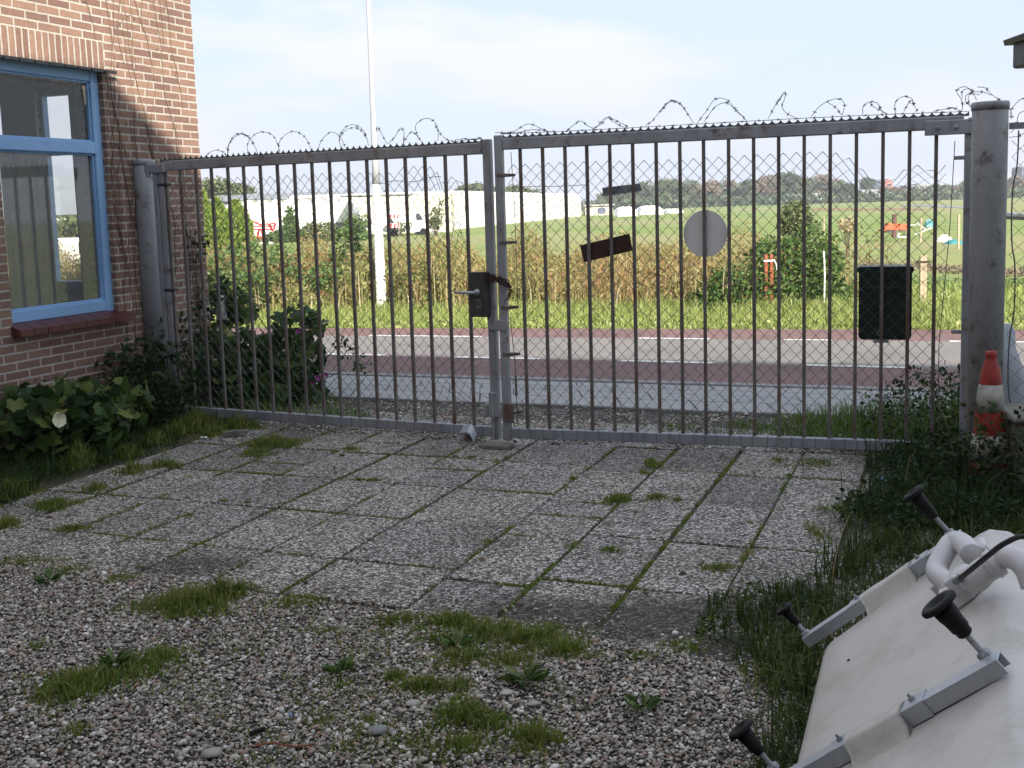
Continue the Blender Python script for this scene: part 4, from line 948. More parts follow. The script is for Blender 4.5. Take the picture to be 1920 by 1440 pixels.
# hooded lantern box at the upper right corner, on a pole outside the frame
P0 = FP(1911, 97, 6.6); lx = P0[0]; lz = P0[2]
lan = thing('lantern', (lx+.16, 6.6, 0), 'dark hooded box lantern in the upper right corner', 'lantern')
m = MB(); m.box((lx+.14, 6.6, lz+.0), (.26, .22, .17), None, .01); m.build('housing', 'dark_metal', lan)
m = MB(); m.prism([(lx-.03, 6.45, lz+.085), (lx+.16, 6.45, lz+.15), (lx+.35, 6.45, lz+.085), (lx+.35, 6.45, lz+.06), (lx-.02, 6.45, lz+.055)], (0, .30, 0)); m.build('hood', 'dark_metal', lan)
m = MB(); m.lathe((lx+.24, 6.7, 0), [(.03, 0), (.03, lz+.05)], 12); m.build('pole', 'dark_metal', lan)
# white marker post just beyond the house corner
q = HC+HA*.12-HN*.02; q = (q[0]+.02, q[1]+.1)
mp_ = thing('marker_post', (q[0], q[1], 0), 'white plastic road marker post with a dark band just beyond the brick corner', 'marker post')
m = MB(); m.lathe(q+(0,), [(.06, 0), (.055, .55), (.052, .60)], 14); m.lathe(q+(0,), [(.049, .66), (.048, .80), (.042, .85), (.02, .88)], 14); m.build('post_body', 'white_paint', mp_, True)
m = MB(); m.lathe(q+(0,), [(.0525, .595), (.0505, .665)], 14); m.build('dark_band', 'plastic_black', mp_, True)
# crushed blue-white wrapper, bits of litter
def litter(px, py, s, mat, label, cat, name, z=.012):
    w = G(px, py); rg = random.Random(int(px)); n = 6; m = MB(); V = []
    for i in range(n+1):
        for j in range(n+1): V.append((w[0]+(i/n-.5)*s, w[1]+(j/n-.5)*s*.7, z+rg.random()*s*.22))
    m.add(V, [(i*(n+1)+j, i*(n+1)+j+1, (i+1)*(n+1)+j+1, (i+1)*(n+1)+j) for i in range(n) for j in range(n)]); ob = m.build(name, mat); tag(ob, label, cat); return ob
litter(1660, 905, .09, 'plastic_blue', 'crumpled blue and white wrapper lying near the weeds at the right', 'wrapper', 'wrapper')
litter(382, 824, .05, 'white_paint', 'small white scrap on the soil below the left gate post', 'scrap', 'litter_scrap')
w = G(443, 818); m = MB(); m.bar((w[0]-.09, w[1]-.01, .02), (w[0]+.08, w[1]+.02, .03), .04, .03); tag(m.build('timber_offcut', 'concrete'), 'short grey offcut lying on the slabs by the left leaf', 'offcut')
w = G(545, 1347); m = MB(); m.lathe((w[0], w[1], .006), [(.004, 0), (.007, .006), (.003, .012)], 8); tag(m.build('bottle_cap', 'plastic_blue'), 'tiny blue bit of plastic in the front gravel', 'plastic bit')
m = MB(); w = G(535, 1405); m.tube([(w[0]-.09+.03*k, w[1]+.006*math.sin(k*1.2), .014+.004*math.sin(k)) for k in range(7)], .003, 5); tag(m.build('twig', 'rust_orange'), 'thin orange-brown twig on the gravel near the bottom edge', 'twig')
m = MB(); w = G(492, 1378); m.tube([(w[0]-.035, w[1]-.02, .014), (w[0]+.01, w[1], .02)], .008, 6); m.tube([(w[0]+.01, w[1], .02), (w[0]+.06, w[1]+.03, .028)], .002, 5); tag(m.build('screwdriver_shape', 'plastic_black'), 'small black plastic piece with a thin pale stem on the gravel', 'plastic piece'); bpy.context.scene.collection.objects['screwdriver_shape'].name = 'plastic_piece'
# ================================================================== UPTURNED BATHTUB (right foreground)
th = math.radians(42); Lw = np.array([-.354, -.935, 0]); OH = np.array([-.935, .354, 0])
NB = math.cos(th)*ZUP + math.sin(th)*OH; WB = math.cos(th)*(-OH) + math.sin(th)*ZUP      # base normal, and up along the slope
B0 = G(1541, 1210, .36)
def TPt(px, py, h=0.0):
    r = ray(px, py); q = B0+NB*h; return CO+r*(((q-CO)@NB)/(r@NB))
tub = thing('bathtub', (B0[0]+.3, B0[1]-.6, 0), 'cream white fibreglass bathtub turned on its side, underside with four black feet showing', 'bathtub')
BL = 1.42; BW = .56
def tubmesh():
    m = MB(); K = 64; V = []; F = []
    rings = [(0.0, -.10, .07), (0.001, -.035, .07), (-.004, -.012, .08), (-.014, .0, .09), (-.05, .012, .10), (-.12, .028, .13), (-.22, .05, .16), (-.33, .075, .18), (-.385, .09, .19), (-.40, .10, .19), (-.405, .15, .20), (-.425, .155, .20), (-.43, .14, .2)]
    for (h, g, r) in rings:
        hl, hw = BL/2+g, BW/2+g; a = np.linspace(0, 2*math.pi, K, endpoint=False)
        for t in a:
            # rounded rectangle by superellipse
            e = (2/26. if h > -.03 else 2/10.); c, s = math.cos(t), math.sin(t); x = hl*math.copysign(abs(c)**e, c); y = hw*math.copysign(abs(s)**e, s)
            hh = h
            bul = 0
            if -.35 < h < -.02: bul = .018*math.sin(x*9)*(1 if abs(s) > .6 else .4)        # soft ribs moulded into the side
            kb = max(0, s)**1.5*max(0, .35-c)*min(1, max(0, -h/.06)); p = B0 + Lw*(BL/2+x-.05*kb) + WB*(BW/2+y+bul*np.sign(s)*abs(s)+.045*kb) + NB*(hh+.03*kb)
            V.append(p)
    n = len(rings)
    for i in range(n-1):
        for j in range(K): F.append((i*K+j, i*K+(j+1) % K, (i+1)*K+(j+1) % K, (i+1)*K+j))
    F.append(tuple(range(K-1, -1, -1)))
    return m.add(V, F)
tubmesh().build('shell', 'fibreglass', tub, True)
def bracket(pa, pb, cov):
    a = TPt(*pa, .022); b = TPt(*pb, .022); d = b-a; L = np.linalg.norm(d); d /= L; sd = np.cross(NB, d)
    br = MB(); t = .003; w = .036; hgt_ = .03; c = (a+b)/2
    br.box(c+NB*(hgt_/2-.004), (L, w, t), (d, sd, NB)); br.box(c+sd*(w/2-t/2)-NB*.004, (L, t, hgt_-.002), (d, sd, NB)); br.box(c-sd*(w/2-t/2)-NB*.004, (L, t, hgt_-.002), (d, sd, NB))
    o = br.build('foot_bracket', 'bracket_steel', tub)
    c0, c1 = cov; p = a+d*L*c0; q = a+d*L*c1; cv = MB(); K = 18; V = []; F = []
    for i in range(K):
        u = i/(K-1); pp_ = p+(q-p)*u; k_ = 1+.05*math.sin(u*9)
        for (y, z) in ((-.06, -.026), (-.032, -.008), (-.024, .014*k_), (-.012, .0175*k_), (.012, .0175*k_), (.024, .014*k_), (.032, -.008), (.06, -.026)): V.append(pp_+sd*y*1.0+NB*z)
    for i in range(K-1):
        for j in range(7): F.append((i*8+j, i*8+j+1, i*8+9+j, i*8+8+j))
    F += [tuple(range(8)), tuple(range((K-1)*8+7, (K-1)*8-1, -1))]
    cv.add(V, F); cv.build('laminated_strip', 'fibreglass', tub, True)
    for u in (c0-.035, c1+.04):
        pl_ = a+d*L*u; cl = MB(); cl.box(pl_+NB*.0135, (.06, .042, .003), (d, sd, NB)); cl.box(pl_+sd*.021-NB*.002, (.06, .003, .034), (d, sd, NB)); cl.box(pl_-sd*.021-NB*.002, (.06, .003, .034), (d, sd, NB)); cl.build('bracket_sleeve', 'bracket_steel', tub)
        b_ = MB(); b_.lathe(pl_+NB*.014+sd*.008, [(.007, 0), (.007, .006), (.0035, .006), (.003, .014)], 6, NB); b_.build('bolt', 'gate_frame', tub)
    return a, b, d, L
A1 = bracket((1512, 1200), (1805, 1004), (.40, .71))
A2 = bracket((1470, 1465), (1880, 1238), (.34, .60))
def foot(base, tip, r=.0215):
    base = np.array(base); n = (np.array(tip)-base); L = np.linalg.norm(n); n /= L
    m = MB(); m.tube([base-n*.01, base+n*L*.55], .0065, 8); m.lathe(base, [(.014, -.002), (.014, .008), (.012, .012)], 6, n); rod = m.build('foot_rod', 'gate_frame', tub, False)
    m = MB(); m.lathe(base+n*(L*.42), [(r*.55, 0), (r*.72, .004), (r*.72, .012), (r*.85, .016), (r*.9, L*.30), (r*1.02, L*.40), (r*1.05, L*.54)], 20, n); m.build('foot_sleeve', 'plastic_black', tub, True)
    m = MB(); m.lathe(base+n*(L*.96), [(r*1.0, 0), (r*1.75, .004), (r*1.8, .010), (r*1.6, .014), (r*1.0, .0145), (r*.6, .008)], 24, n); m.build('foot_disc', 'plastic_black', tub, True)
FLn = .122
foot(TPt(1849, 1231, .03), TPt(1849, 1231, .03)+NB*FLn); foot(TPt(1783, 1002, .03), TPt(1783, 1002, .03)+NB*FLn*1.15, .018)
foot(TPt(1513, 1190, .03), TPt(1513, 1190, .03)+NB*FLn*.74, .015); foot(TPt(1452, 1442, .03), TPt(1452, 1442, .03)+NB*FLn*.85, .018)
# drain trap pipes at the far end
def pipe(P, r, name='drain_pipe', mat='pipe_white', n=16):
    m = MB(); S = spline(np.array(P), 6); m.tube(S, r, n); return m.build(name, mat, tub, True)
pipe([TPt(1822, 1040, .045), TPt(1806, 1020, .060), TPt(1788, 1016, .068), TPt(1772, 1035, .068), TPt(1756, 1070, .058), TPt(1770, 1088, .045), TPt(1786, 1100, .030)], .0255)
q = TPt(1786, 1094, .034); m = MB(); dd = TPt(1798, 1112, .01)-q; m.lathe(q-dd*.35, [(.027, 0), (.033, .002), (.033, .026), (.028, .028)], 20, dd); m.build('drain_collar', 'pipe_white', tub, True)
q = TPt(1822, 1105, .004); m = MB(); m.lathe(q, [(.056, -.008), (.056, .002)], 28, NB+WB*.15); m.build('gasket', 'rubber', tub, True)
m = MB(); m.lathe(q, [(.053, .002), (.050, .010), (.034, .02), (.028, .05), (.02, .055)], 28, NB+WB*.1); m.build('drain_body', 'pipe_white', tub, True)
pipe([TPt(1815, 1095, .045), TPt(1840, 1074, .05), TPt(1864, 1058, .05)], .029); pipe([TPt(1850, 1066, .055), TPt(1880, 1044, .055), TPt(1906, 1048, .05), TPt(1926, 1068, .03), TPt(1938, 1100, 0.0)], .0255)
m = MB(); q = TPt(1862, 1059, .052); dd = TPt(1880, 1044, .053)-q; m.lathe(q-dd*.3, [(.028, 0), (.0325, .002), (.0325, .02), (.028, .022)], 20, dd); m.build('drain_collar', 'pipe_white', tub, True)
m = MB(); ax = (Lw, WB, NB); q = TPt(1776, 1112, .03); m.box(q, (.05, .028, .03), ax, .004); m.box(TPt(1790, 1097, .05), (.02, .03, .04), ax, .003); m.box(TPt(1800, 1120, .02), (.012, .06, .035), ax, .003); m.box(TPt(1764, 1108, .025), (.008, .03, .04), ax, .002); m.build('pull_cable_bracket', 'pipe_white', tub)
m = MB(); m.box(TPt(1836, 1037, .025), (.075, .06, .045), ax, .008); m.build('overflow_box', 'pipe_white', tub)
S = spline(np.array([TPt(1792, 1090, .06), TPt(1812, 1075, .085), TPt(1850, 1044, .11), TPt(1885, 1018, .12), TPt(1925, 1006, .11), TPt(1985, 1030, .05), TPt(2010, 1080, .0)]), 6)
m = MB(); m.tube(S, .0058, 8); m.build('control_cable', 'rubber', tub, True)
m = MB(); m.tube([S[0], S[3]], .0085, 8); m.build('cable_end', 'plate_grey', tub, True)
for (x, y) in ((1591, 1238),): m = MB(); m.lathe(TPt(x, y, .001), [(.0045, -.003), (.004, .002)], 8, NB); m.build('plug_hole', 'plastic_black', tub)
# ================================================================== GRASS and WEEDS in the yard
def veg(name, parts, mat, label=None, cat=None, kind=None, group=None, parent=None):
    V, F = merge(parts); o = fastmesh(name, V, F, mat, parent); return tag(o, label, cat, group, kind) if (label or kind) else o
tufts = [ # px, py, radius x, radius y, height, blades
 (510, 834, .20, .11, .09, 900), (480, 850, .12, .08, .05, 300), (660, 842, .07, .03, .035, 160), (700, 899, .05, .02, .025, 90), (672, 899, .035, .02, .025, 80), (853, 857, .04, .02, .02, 60), (885, 857, .04, .02, .025, 80), (930, 866, .03, .05, .02, 70), (1222, 870, .05, .07, .045, 240), (1208, 886, .03, .04, .03, 80), (1160, 937, .075, .05, .055, 340), (1232, 933, .055, .03, .045, 170), (1270, 937, .04, .02, .03, 90), (1075, 898, .03, .03, .03, 90), (915, 1016, .05, .025, .02, 110), (1145, 1031, .06, .02, .03, 130), (1075, 1022, .05, .05, .025, 110),
 (350, 1135, .20, .09, .09, 1500), (420, 1115, .12, .06, .09, 500), (545, 1132, .13, .05, .04, 350), (200, 1270, .22, .05, .06, 600), (120, 1303, .12, .07, .07, 500), (150, 1290, .12, .06, .08, 500), (300, 1236, .13, .06, .06, 450), (260, 1255, .10, .05, .05, 250), (70, 1212, .06, .03, .03, 100), (140, 1372, .06, .04, .04, 100), (610, 1185, .06, .03, .03, 120), (605, 1350, .07, .04, .03, 120),
 (740, 1165, .14, .05, .04, 450), (850, 1170, .16, .06, .055, 700), (920, 1190, .16, .07, .06, 800), (1000, 1200, .16, .07, .06, 800), (1060, 1222, .12, .05, .06, 500), (870, 1235, .14, .06, .05, 600), (960, 1240, .12, .05, .05, 350), (820, 1200, .08, .04, .04, 200), (1030, 1180, .08, .03, .04, 200), (790, 1290, .09, .035, .06, 420), (740, 1272, .045, .03, .05, 160), (690, 1222, .10, .06, .02, 140), (640, 1285, .06, .05, .03, 100), (700, 1300, .08, .04, .02, 80), (860, 1290, .06, .05, .05, 200), (870, 1345, .11, .06, .07, 500), (925, 1360, .07, .04, .06, 200), (1000, 1390, .08, .05, .08, 350), (870, 1400, .12, .05, .05, 350), (690, 1360, .12, .05, .03, 250), (770, 1390, .14, .05, .03, 300), (650, 1400, .1, .05, .03, 150),
 (310, 873, .10, .05, .06, 500), (250, 885, .09, .05, .10, 200), (100, 948, .12, .06, .07, 500), (140, 990, .10, .03, .035, 250), (180, 918, .07, .05, .09, 160), (20, 925, .12, .10, .10, 500), (10, 985, .08, .05, .08, 200), (420, 938, .025, .015, .02, 60), (462, 942, .03, .015, .02, 70), (355, 965, .03, .02, .02, 60), (150, 870, .11, .07, .15, 450), (290, 830, .10, .06, .12, 220), (205, 840, .12, .08, .10, 260), (370, 800, .16, .08, .16, 650), (450, 802, .16, .05, .12, 480), (400, 815, .1, .06, .10, 250), (330, 815, .10, .05, .13, 220), (240, 855, .1, .05, .12, 150),
 (40, 1055, .20, .06, .035, 500), (130, 1070, .14, .05, .03, 350), (230, 1085, .14, .04, .03, 350), (1345, 1064, .09, .03, .03, 200), (1440, 1280, .1, .1, .08, 100), (1200, 1230, .1, .04, .03, 80), (1280, 1215, .1, .05, .04, 120),
 (1530, 870, .15, .05, .06, 140), (1460, 862, .05, .03, .03, 90), (1480, 890, .03, .02, .02, 50), (1590, 955, .16, .03, .08, 200), (1530, 1000, .05, .10, .05, 130)]
for i, (px, py, rx, ry, h, n) in enumerate(tufts):
    w = G(px, py); n = int(n*1.5); a = RNG.random(n)*6.283; r = RNG.random(n)**.62*(1+.35*np.sin(a*3+px)+.25*np.sin(a*5+py))*1.05
    B = np.stack([w[0]+rx*r*np.cos(a), w[1]+ry*1.7*r*np.sin(a), np.full(n, -.005)], 1)
    o_ = RNG.random(n) < .16; r = np.where(o_, r*1.9, r); B = np.stack([w[0]+rx*r*np.cos(a), w[1]+ry*1.7*r*np.sin(a), np.full(n, -.005)], 1)
    hh = .8*h*np.clip(1.05-.55*r, .3, 1)*(.55+.9*RNG.random(n)**1.5)
    V, F = blades(B, hh, .0026 if h < .1 else .004, .55, .35)
    # tufts blend into loose turf: they are ground cover nobody could count, so all go into one sheet below
    tufts[i] = (V, F)
# moss and short grass along the joints of the slabs
J = []
for (p2, q2) in JOINTS:
    p = np.array([p2[0], p2[1], 0.]); q = np.array([q2[0], q2[1], 0.]); L = np.linalg.norm(q-p); n = int(L*950); u = RNG.random(n)
    w_ = p[0]*2.1+p[1]*1.7+u*L*4; keep = (np.sin(w_*2.3)+.8*np.sin(w_*5.1+p[1]*3)+RNG.normal(size=n)*.45+RNG.normal()*.6) > .55; u = u[keep]; n = len(u)
    if n < 3: continue
    B = p+(q-p)*u[:, None]; B[:, :2] += RNG.normal(size=(n, 2))*.0075; B[:, 2] = -.012; J.append(blades(B, .017, .0024, .8, .5))
veg('yard_grass', tufts+J, 'grass_yard', 'short tufts of grass sprouting from gravel and slab joints', 'grass', 'stuff')
# sparse thin turf on the gravel
P = scatter(pxpoly([(300, 1180), (850, 1150), (1150, 1230), (1050, 1440), (440, 1440), (330, 1330), (150, 1260), (300, 1215)]), 1900, .9, 3); veg('yard_grass', [blades(at0(P, .0), .022, .002, .8, .5)], 'grass_yard', 'thin short turf growing through the front gravel', 'grass', 'stuff')
P = scatter(pxpoly([(0, 960), (400, 800), (1560, 850), (1500, 1150), (1450, 1440), (0, 1440)]), 22, .9, 1.2); veg('dead_leaves', [leaves(at0(P, .008), .035, .55, .8, .5)], 'leaf_brown', 'a few dead brown leaves and bits blown over the yard', 'leaves', 'stuff')
for (px, py, r_, lb) in ((985, 1277, .075, 'flat rosette weed in the dark gravel below the long grass patch'), (432, 1112, .07, 'broad-leaved plantain at the right end of the grass clump by the slabs'), (215, 1248, .06, 'small leafy rosette in the middle of the left grass strip'), (640, 1262, .05, 'small round weed in the gravel left of the long grass patch'), (860, 1215, .055, 'leafy clover-like weed inside the long grass patch'), (1205, 1330, .05, 'small dark weed alone in the gravel towards the tub'), (90, 1092, .05, 'small leafy weed on the gravel at the left below the slabs')):
    w = G(px, py); n = 26; a = RNG.random(n)*6.283; u = RNG.random(n); C = np.stack([w[0]+.012*np.cos(a), w[1]+.012*np.sin(a), .004+.01*u], 1); d = np.stack([np.cos(a), np.sin(a), .25+.5*u], 1)
    V, F = leaves(C, r_, .42, .0, .35, d); tag(fastmesh('rosette_weed', V, F, 'bramble'), lb, 'weed', 'rosette weeds in the gravel')
# dark grass at the right, around and under the tub
P = scatter(pxpoly([(1340, 1120), (1500, 1090), (1640, 1010), (1600, 940), (1700, 900), (1990, 900), (2100, 1500), (1380, 1500), (1460, 1330), (1370, 1230), (1290, 1200)]), 3600, .5, 2.2)
V1 = blades(at0(P, -.005), .06, .003, .7, .6)
P = scatter(pxpoly([(1430, 1160), (1560, 1080), (1700, 960), (1990, 880), (2100, 1500), (1400, 1500)]), 1400, .4, 2); V2 = blades(at0(P, -.005), .11, .0035, .6, .5)
P = scatter(pxpoly([(1500, 1110), (1600, 1000), (1570, 935), (1640, 960), (1640, 1080)]), 600, .9, 3); V3 = blades(at0(P, 0), .20, .003, .5, .4)
P = scatter(pxpoly([(1340, 1130), (1500, 1090), (1640, 1010), (1600, 940), (1700, 900), (1990, 900), (2100, 1500), (1400, 1500), (1480, 1330), (1400, 1230), (1310, 1200)]), 4200, .35, 2.6); V4 = leaves(at0(P, .06*RNG.random(len(P))**1.5), .022, .5, .35)
P = scatter(pxpoly([(1380, 1150), (1500, 1100), (1560, 1140), (1530, 1240), (1480, 1500), (1400, 1500), (1500, 1330), (1420, 1250)]), 7000, .3, 3); V5 = blades(at0(P, -.005), .085, .0028, .6, .6)
veg('weedy_grass', [V1, V2, V3, V4, V5], 'grass_right', 'long dark grass and weeds around the tub and along the right side', 'grass', 'stuff')
# weeds: leafy low plants at the foot of the right post
def weedpatch(poly, n, h, size, nm, mat, label, cat, z0=0.0, asp=.45, clump=.3):
    A = np.asarray(poly)[:, :2]; ar = .5*abs(sum(A[i-1][0]*A[i][1]-A[i][0]*A[i-1][1] for i in range(len(A))))
    P = scatter(poly, n/ar*1.3, clump, 3.5); z = z0+h*RNG.random(len(P))**.7*(.6+.5*np.sin(P[:, 0]*7+P[:, 1]*5)**2)
    C = at0(P, z); return leaves(C, size, asp, .35, .5)
pa = pxpoly([(1560, 985), (1640, 925), (1620, 880), (1720, 862), (1790, 868), (1830, 900), (1930, 880), (2060, 900), (2060, 1010), (1800, 1000), (1700, 1010)])
pb_ = pxpoly([(1700, 868), (1780, 850), (1838, 880), (1830, 915), (1730, 900)])
veg('weeds', [weedpatch(pa, 9000, .13, .035, '', '', '', ''), weedpatch(pb_, 2500, .22, .03, '', '', '', ''), blades(at0(scatter(pa, 900, .3), 0), .25, .003, .5, .5)], 'nettle', 'dark low weeds between the slabs, the cone and the tub', 'weeds', 'stuff')
# ground ivy / trailing stems over the cone
def sprig(m, LV, p, d, n, step, droop, rg, lsize=.03, r=.0018):
    P = [np.array(p, float)]; d = np.array(d, float)
    for k in range(n):
        d = d + np.array([rg.gauss(0, .18), rg.gauss(0, .18), rg.gauss(0, .12)-droop]); d /= np.linalg.norm(d); P.append(P[-1]+d*step)
    m.tube(P, np.linspace(r, r*.4, len(P)), 4, False)
    for q in P[1:]:
        for _ in range(2): LV.append(q+np.array([rg.gauss(0, .01) for _ in range(3)]))
rg = random.Random(21); m = MB(); LVp = []
for k in range(34):
    a = rg.uniform(0, 6.28); base = (CX+.16*math.cos(a)-.04, CY-.08+.14*math.sin(a), 0); tgt = np.array([CX+rg.uniform(-.1, .1), CY-.08, rg.uniform(.35, .65)]); dd = tgt-np.array(base)
    sprig(m, LVp, base, dd/np.linalg.norm(dd), rg.randint(12, 20), .035, .02, rg)
for k in range(6): sprig(m, LVp, (CX+.2+rg.uniform(-.05, .2), CY-.05+rg.uniform(-.1, .1), 0), (rg.uniform(-.3, .1), 0, 1), 15, .035, .02, rg)
pl_ = thing('trailing_weed', (CX, CY-.12, 0), 'leafy stems climbing over the traffic cone', 'weed')
m.build('stems', 'dry_stem', pl_); V, F = leaves(np.array(LVp), .034, .6, .2, .4); fastmesh('leaves', V, F, 'nettle', pl_)
for (px, py, hh, lean) in ((1790, 900, .62, (-.18, 0)), (1838, 915, .48, (-.06, 0)), (1846, 922, .55, (-.1, .0)), (1815, 900, .75, (-.03, 0)), (1700, 905, .2, (.05, 0)), (1560, 1105, .3, (.1, .1)), (1695, 945, .28, (.03, 0)), (1850, 925, .33, (-.12, 0))):
    m = MB(); w = G(px, py); m.tube([(w[0]+lean[0]*u*u, w[1]+lean[1]*u*u, hh*u*(1-.06*u)) for u in np.linspace(0, 1, 9)], np.linspace(.003, .0012, 9), 4)
    tag(m.build('dry_stalk', 'reed_pale'), 'pale dry grass stalk rising from the dark weeds at the right', 'stalk', 'dry stalks in the weeds')
# weeds along the house wall and left post
def bush(name, label, cat, base, parts_leaf, stems, leafmat, stemmat='bark'):
    t = thing(name, (base[0], base[1], 0), label, cat)
    m = MB()
    for s_ in stems: m.tube(*s_, 5)
    m.build('stems', stemmat, t); V, F = merge(parts_leaf); fastmesh('leaves', V, F, leafmat, t); return t
def stems_to(base, n, r, h, rad=.006):
    S = []
    for _ in range(n):
        a = RNG.random()*6.283; rr_ = r*RNG.random(); tip = np.array([base[0]+rr_*math.cos(a), base[1]+rr_*math.sin(a), h*(.5+.5*RNG.random())]); b = np.array([base[0]+rr_*.25*math.cos(a), base[1]+rr_*.25*math.sin(a), 0]); mid = (b+tip)/2+RNG.normal(size=3)*.03
        S.append((spline(np.array([b, mid, tip]), 4), np.linspace(rad, rad*.3, 9)))
    return S
hb = HC-HA*2.25+HN*.38           # hollyhock by the window
C1 = ell(560, (hb[0]+.02, hb[1]-.02, .23), (.48, .36, .31), .25); C1 = C1[C1[:, 2] > .02]
C2 = ell(120, (hb[0]+.3, hb[1]+.25, .30), (.25, .22, .2), .6)
hl = thing('hollyhock', (hb[0], hb[1], 0), 'broad-leaved hollyhock plant with one cream flower under the window sill', 'plant')
V, F = lobed(np.vstack([C1, C2]), .040, 1.0, .9, 7, np.array([.5, -.45, 0])); fastmesh('leaves', V, F, 'mallow', hl)
m = MB()
for s_ in stems_to(hb, 34, .4, .5, .004): m.tube(*s_, 5)
fl = onwall(HC+HN*.62, HA, 106, 786); m.tube(spline(np.array([[fl[0]-.05, fl[1]+.02, .05], [fl[0]-.035, fl[1], fl[2]-.18], [fl[0]-.012, fl[1], fl[2]-.02], [fl[0]-.0, fl[1]+.01, fl[2]+.13]]), 6), .0038, 5)
m.build('stems', 'shrub', hl)
def flower(c, r, nrm, mat, par, n=5):
    nrm = np.array(nrm, float); nrm /= np.linalg.norm(nrm); x = np.cross(nrm, (0, 0, 1)); x /= np.linalg.norm(x); y = np.cross(nrm, x); m = MB()
    for k in range(n):
        a0 = 2*math.pi*k/n; V = [c]; 
        for j in range(7):
            a = a0+(j-3)/3*.72; rr_ = r*(1-.10*abs(j-3)/3)*(1+.05*(j % 2)); V.append(c+rr_*(math.cos(a)*x+math.sin(a)*y)+nrm*(rr_*.35+.004*((k+j) % 2)))
        m.add(V, [(0, j, j+1) for j in range(1, 7)])
    return m.build('flower', mat, par, True)
flower(fl+np.array([.015, -.02, .0]), .052, (.75, -.5, .1), 'flower_cream', hl)
C3 = ell(900, tuple((HC-HA*1.25+HN*.30))+(.33,), (.42, .26, .36), .5); C3 = C3[C3[:, 2] > .01]
C4 = ell(900, (LPX-.02, LPY-.28, .24), (.30, .22, .26), .5); C4 = C4[C4[:, 2] > .01]
C5 = ell(500, tuple((HC-HA*.75+HN*.18))+(.45,), (.30, .1, .36), .5); C5 = C5[C5[:, 2] > .01]
nb_ = HC-HA*1.15+HN*.3
bush('shrub', 'dark leafy nettle-like bush between the brick wall and the left gate post', 'bush', (nb_[0], nb_[1]), [leaves(C3, .052, .6, .2, .5), leaves(C4, .045, .6, .2, .5), leaves(C5, .05, .6, .2, .5)], stems_to((nb_[0], nb_[1]), 30, .45, .6, .004), 'nettle')
w = G(225, 905, 0)
P = scatter([*(pxpoly([(0, 960), (90, 905), (330, 838), (330, 800), (480, 800)])), tuple(HC-HA*.3+HN*.05), tuple(HC-HA*3+HN*.05)], 2400, .35, 3)
veg('weedy_grass', [blades(at0(P, -.01), .10, .003, .6, .6), leaves(at0(scatter([*(pxpoly([(0, 950), (90, 900), (330, 830), (400, 795)])), tuple(HC-HA*.3+HN*.05), tuple(HC-HA*3+HN*.05)], 3200, .3, 3), .012), .028, .5, .5)], 'grass_dark', 'sparse dark grass and small weeds along the foot of the brick wall', 'grass', 'stuff')
# vine with leaves on the wall corner behind the gate
C = np.vstack([np.array([*(HC-HA*(.06+.22*RNG.random())+HN*(.02+.05*RNG.random())), .3+1.15*RNG.random()]) for _ in range(170)]); C = C[np.sin(C[:, 2]*9+1)+RNG.random(len(C)) > .2]
vt = bush('climbing_vine', 'sparse leafy climber on the brick corner behind the left leaf', 'climber', tuple(HC+HN*.05), [leaves(C, .05, .7, .3, .4)], [(spline(np.array([[*(HC-HA*(.1+.03*k)+HN*.02), 0], [*(HC-HA*(.16)+HN*.012), .6], [*(HC-HA*(.08+.05*k)+HN*.02), 1.2+.1*k]]), 5), .004) for k in range(4)], 'nettle', 'dry_stem')
# mallow bush behind the left leaf
def mallow():
    t = thing('mallow_bush', (-1.9, 9.55, 0), 'large mallow bush with purple flowers behind the left gate leaf', 'bush')
    C = []
    for (px, py, d, rx, rz, n) in ((470, 680, 9.9, .38, .34, 380), (420, 645, 10.2, .26, .42, 250), (530, 690, 9.6, .28, .30, 290), (572, 675, 9.4, .15, .18, 110), (450, 575, 10.3, .16, .16, 130), (510, 740, 9.4, .45, .18, 500), (560, 610, 9.6, .22, .18, 160), (395, 700, 9.7, .35, .45, 500), (410, 545, 10.1, .10, .16, 60)):
        c = FP(px, py, d); C.append(ell(n, c, (rx, .35, rz), .4))
    C = np.vstack(C); C = C[C[:, 2] > 0.0]
    q = C-HC_3; al = q[:, :2]@HA; inn = q[:, :2]@HN; C = C[~((al < .03) & (inn < .03))]
    V, F = merge([lobed(C[::2], .05, .9, .6, 6), leaves(C, .05, .7, .2, .6)]); fastmesh('leaves', V, F, 'mallow', t)
    m = MB()
    for (px, py, d) in ((470, 590, 10), (545, 620, 9.6), (600, 640, 9.4), (650, 635, 9.3), (450, 530, 10.2), (610, 700, 9.3), (625, 660, 9.35), (655, 690, 9.3)):
        tip = FP(px, py, d); m.tube(spline(np.array([[-1.9+RNG.normal()*.2, 9.6+RNG.normal()*.1, 0], [(tip[0]-1.9)/2, (tip[1]+9.6)/2, tip[2]*.6], tip]), 5), np.linspace(.007, .002, 11), 5)
    m.build('stems', 'shrub', t)
    C = np.vstack([ell(26, FP(640+14*k, 640+17*k, 9.3), (.07, .05, .08), .3) for k in range(4)]); V, F = leaves(C, .04, .7, .2, .4); fastmesh('leaves', V, F, 'mallow', t)
    for (px, py, r_) in ((560, 621, .022), (597, 709, .028), (611, 703, .022), (586, 719, .02)): flower(FP(px, py, 9.25), r_, (.1, -1, .3), 'flower_purple', t)
    return t
HC_3 = np.array([HC[0], HC[1], 0]); mallow()
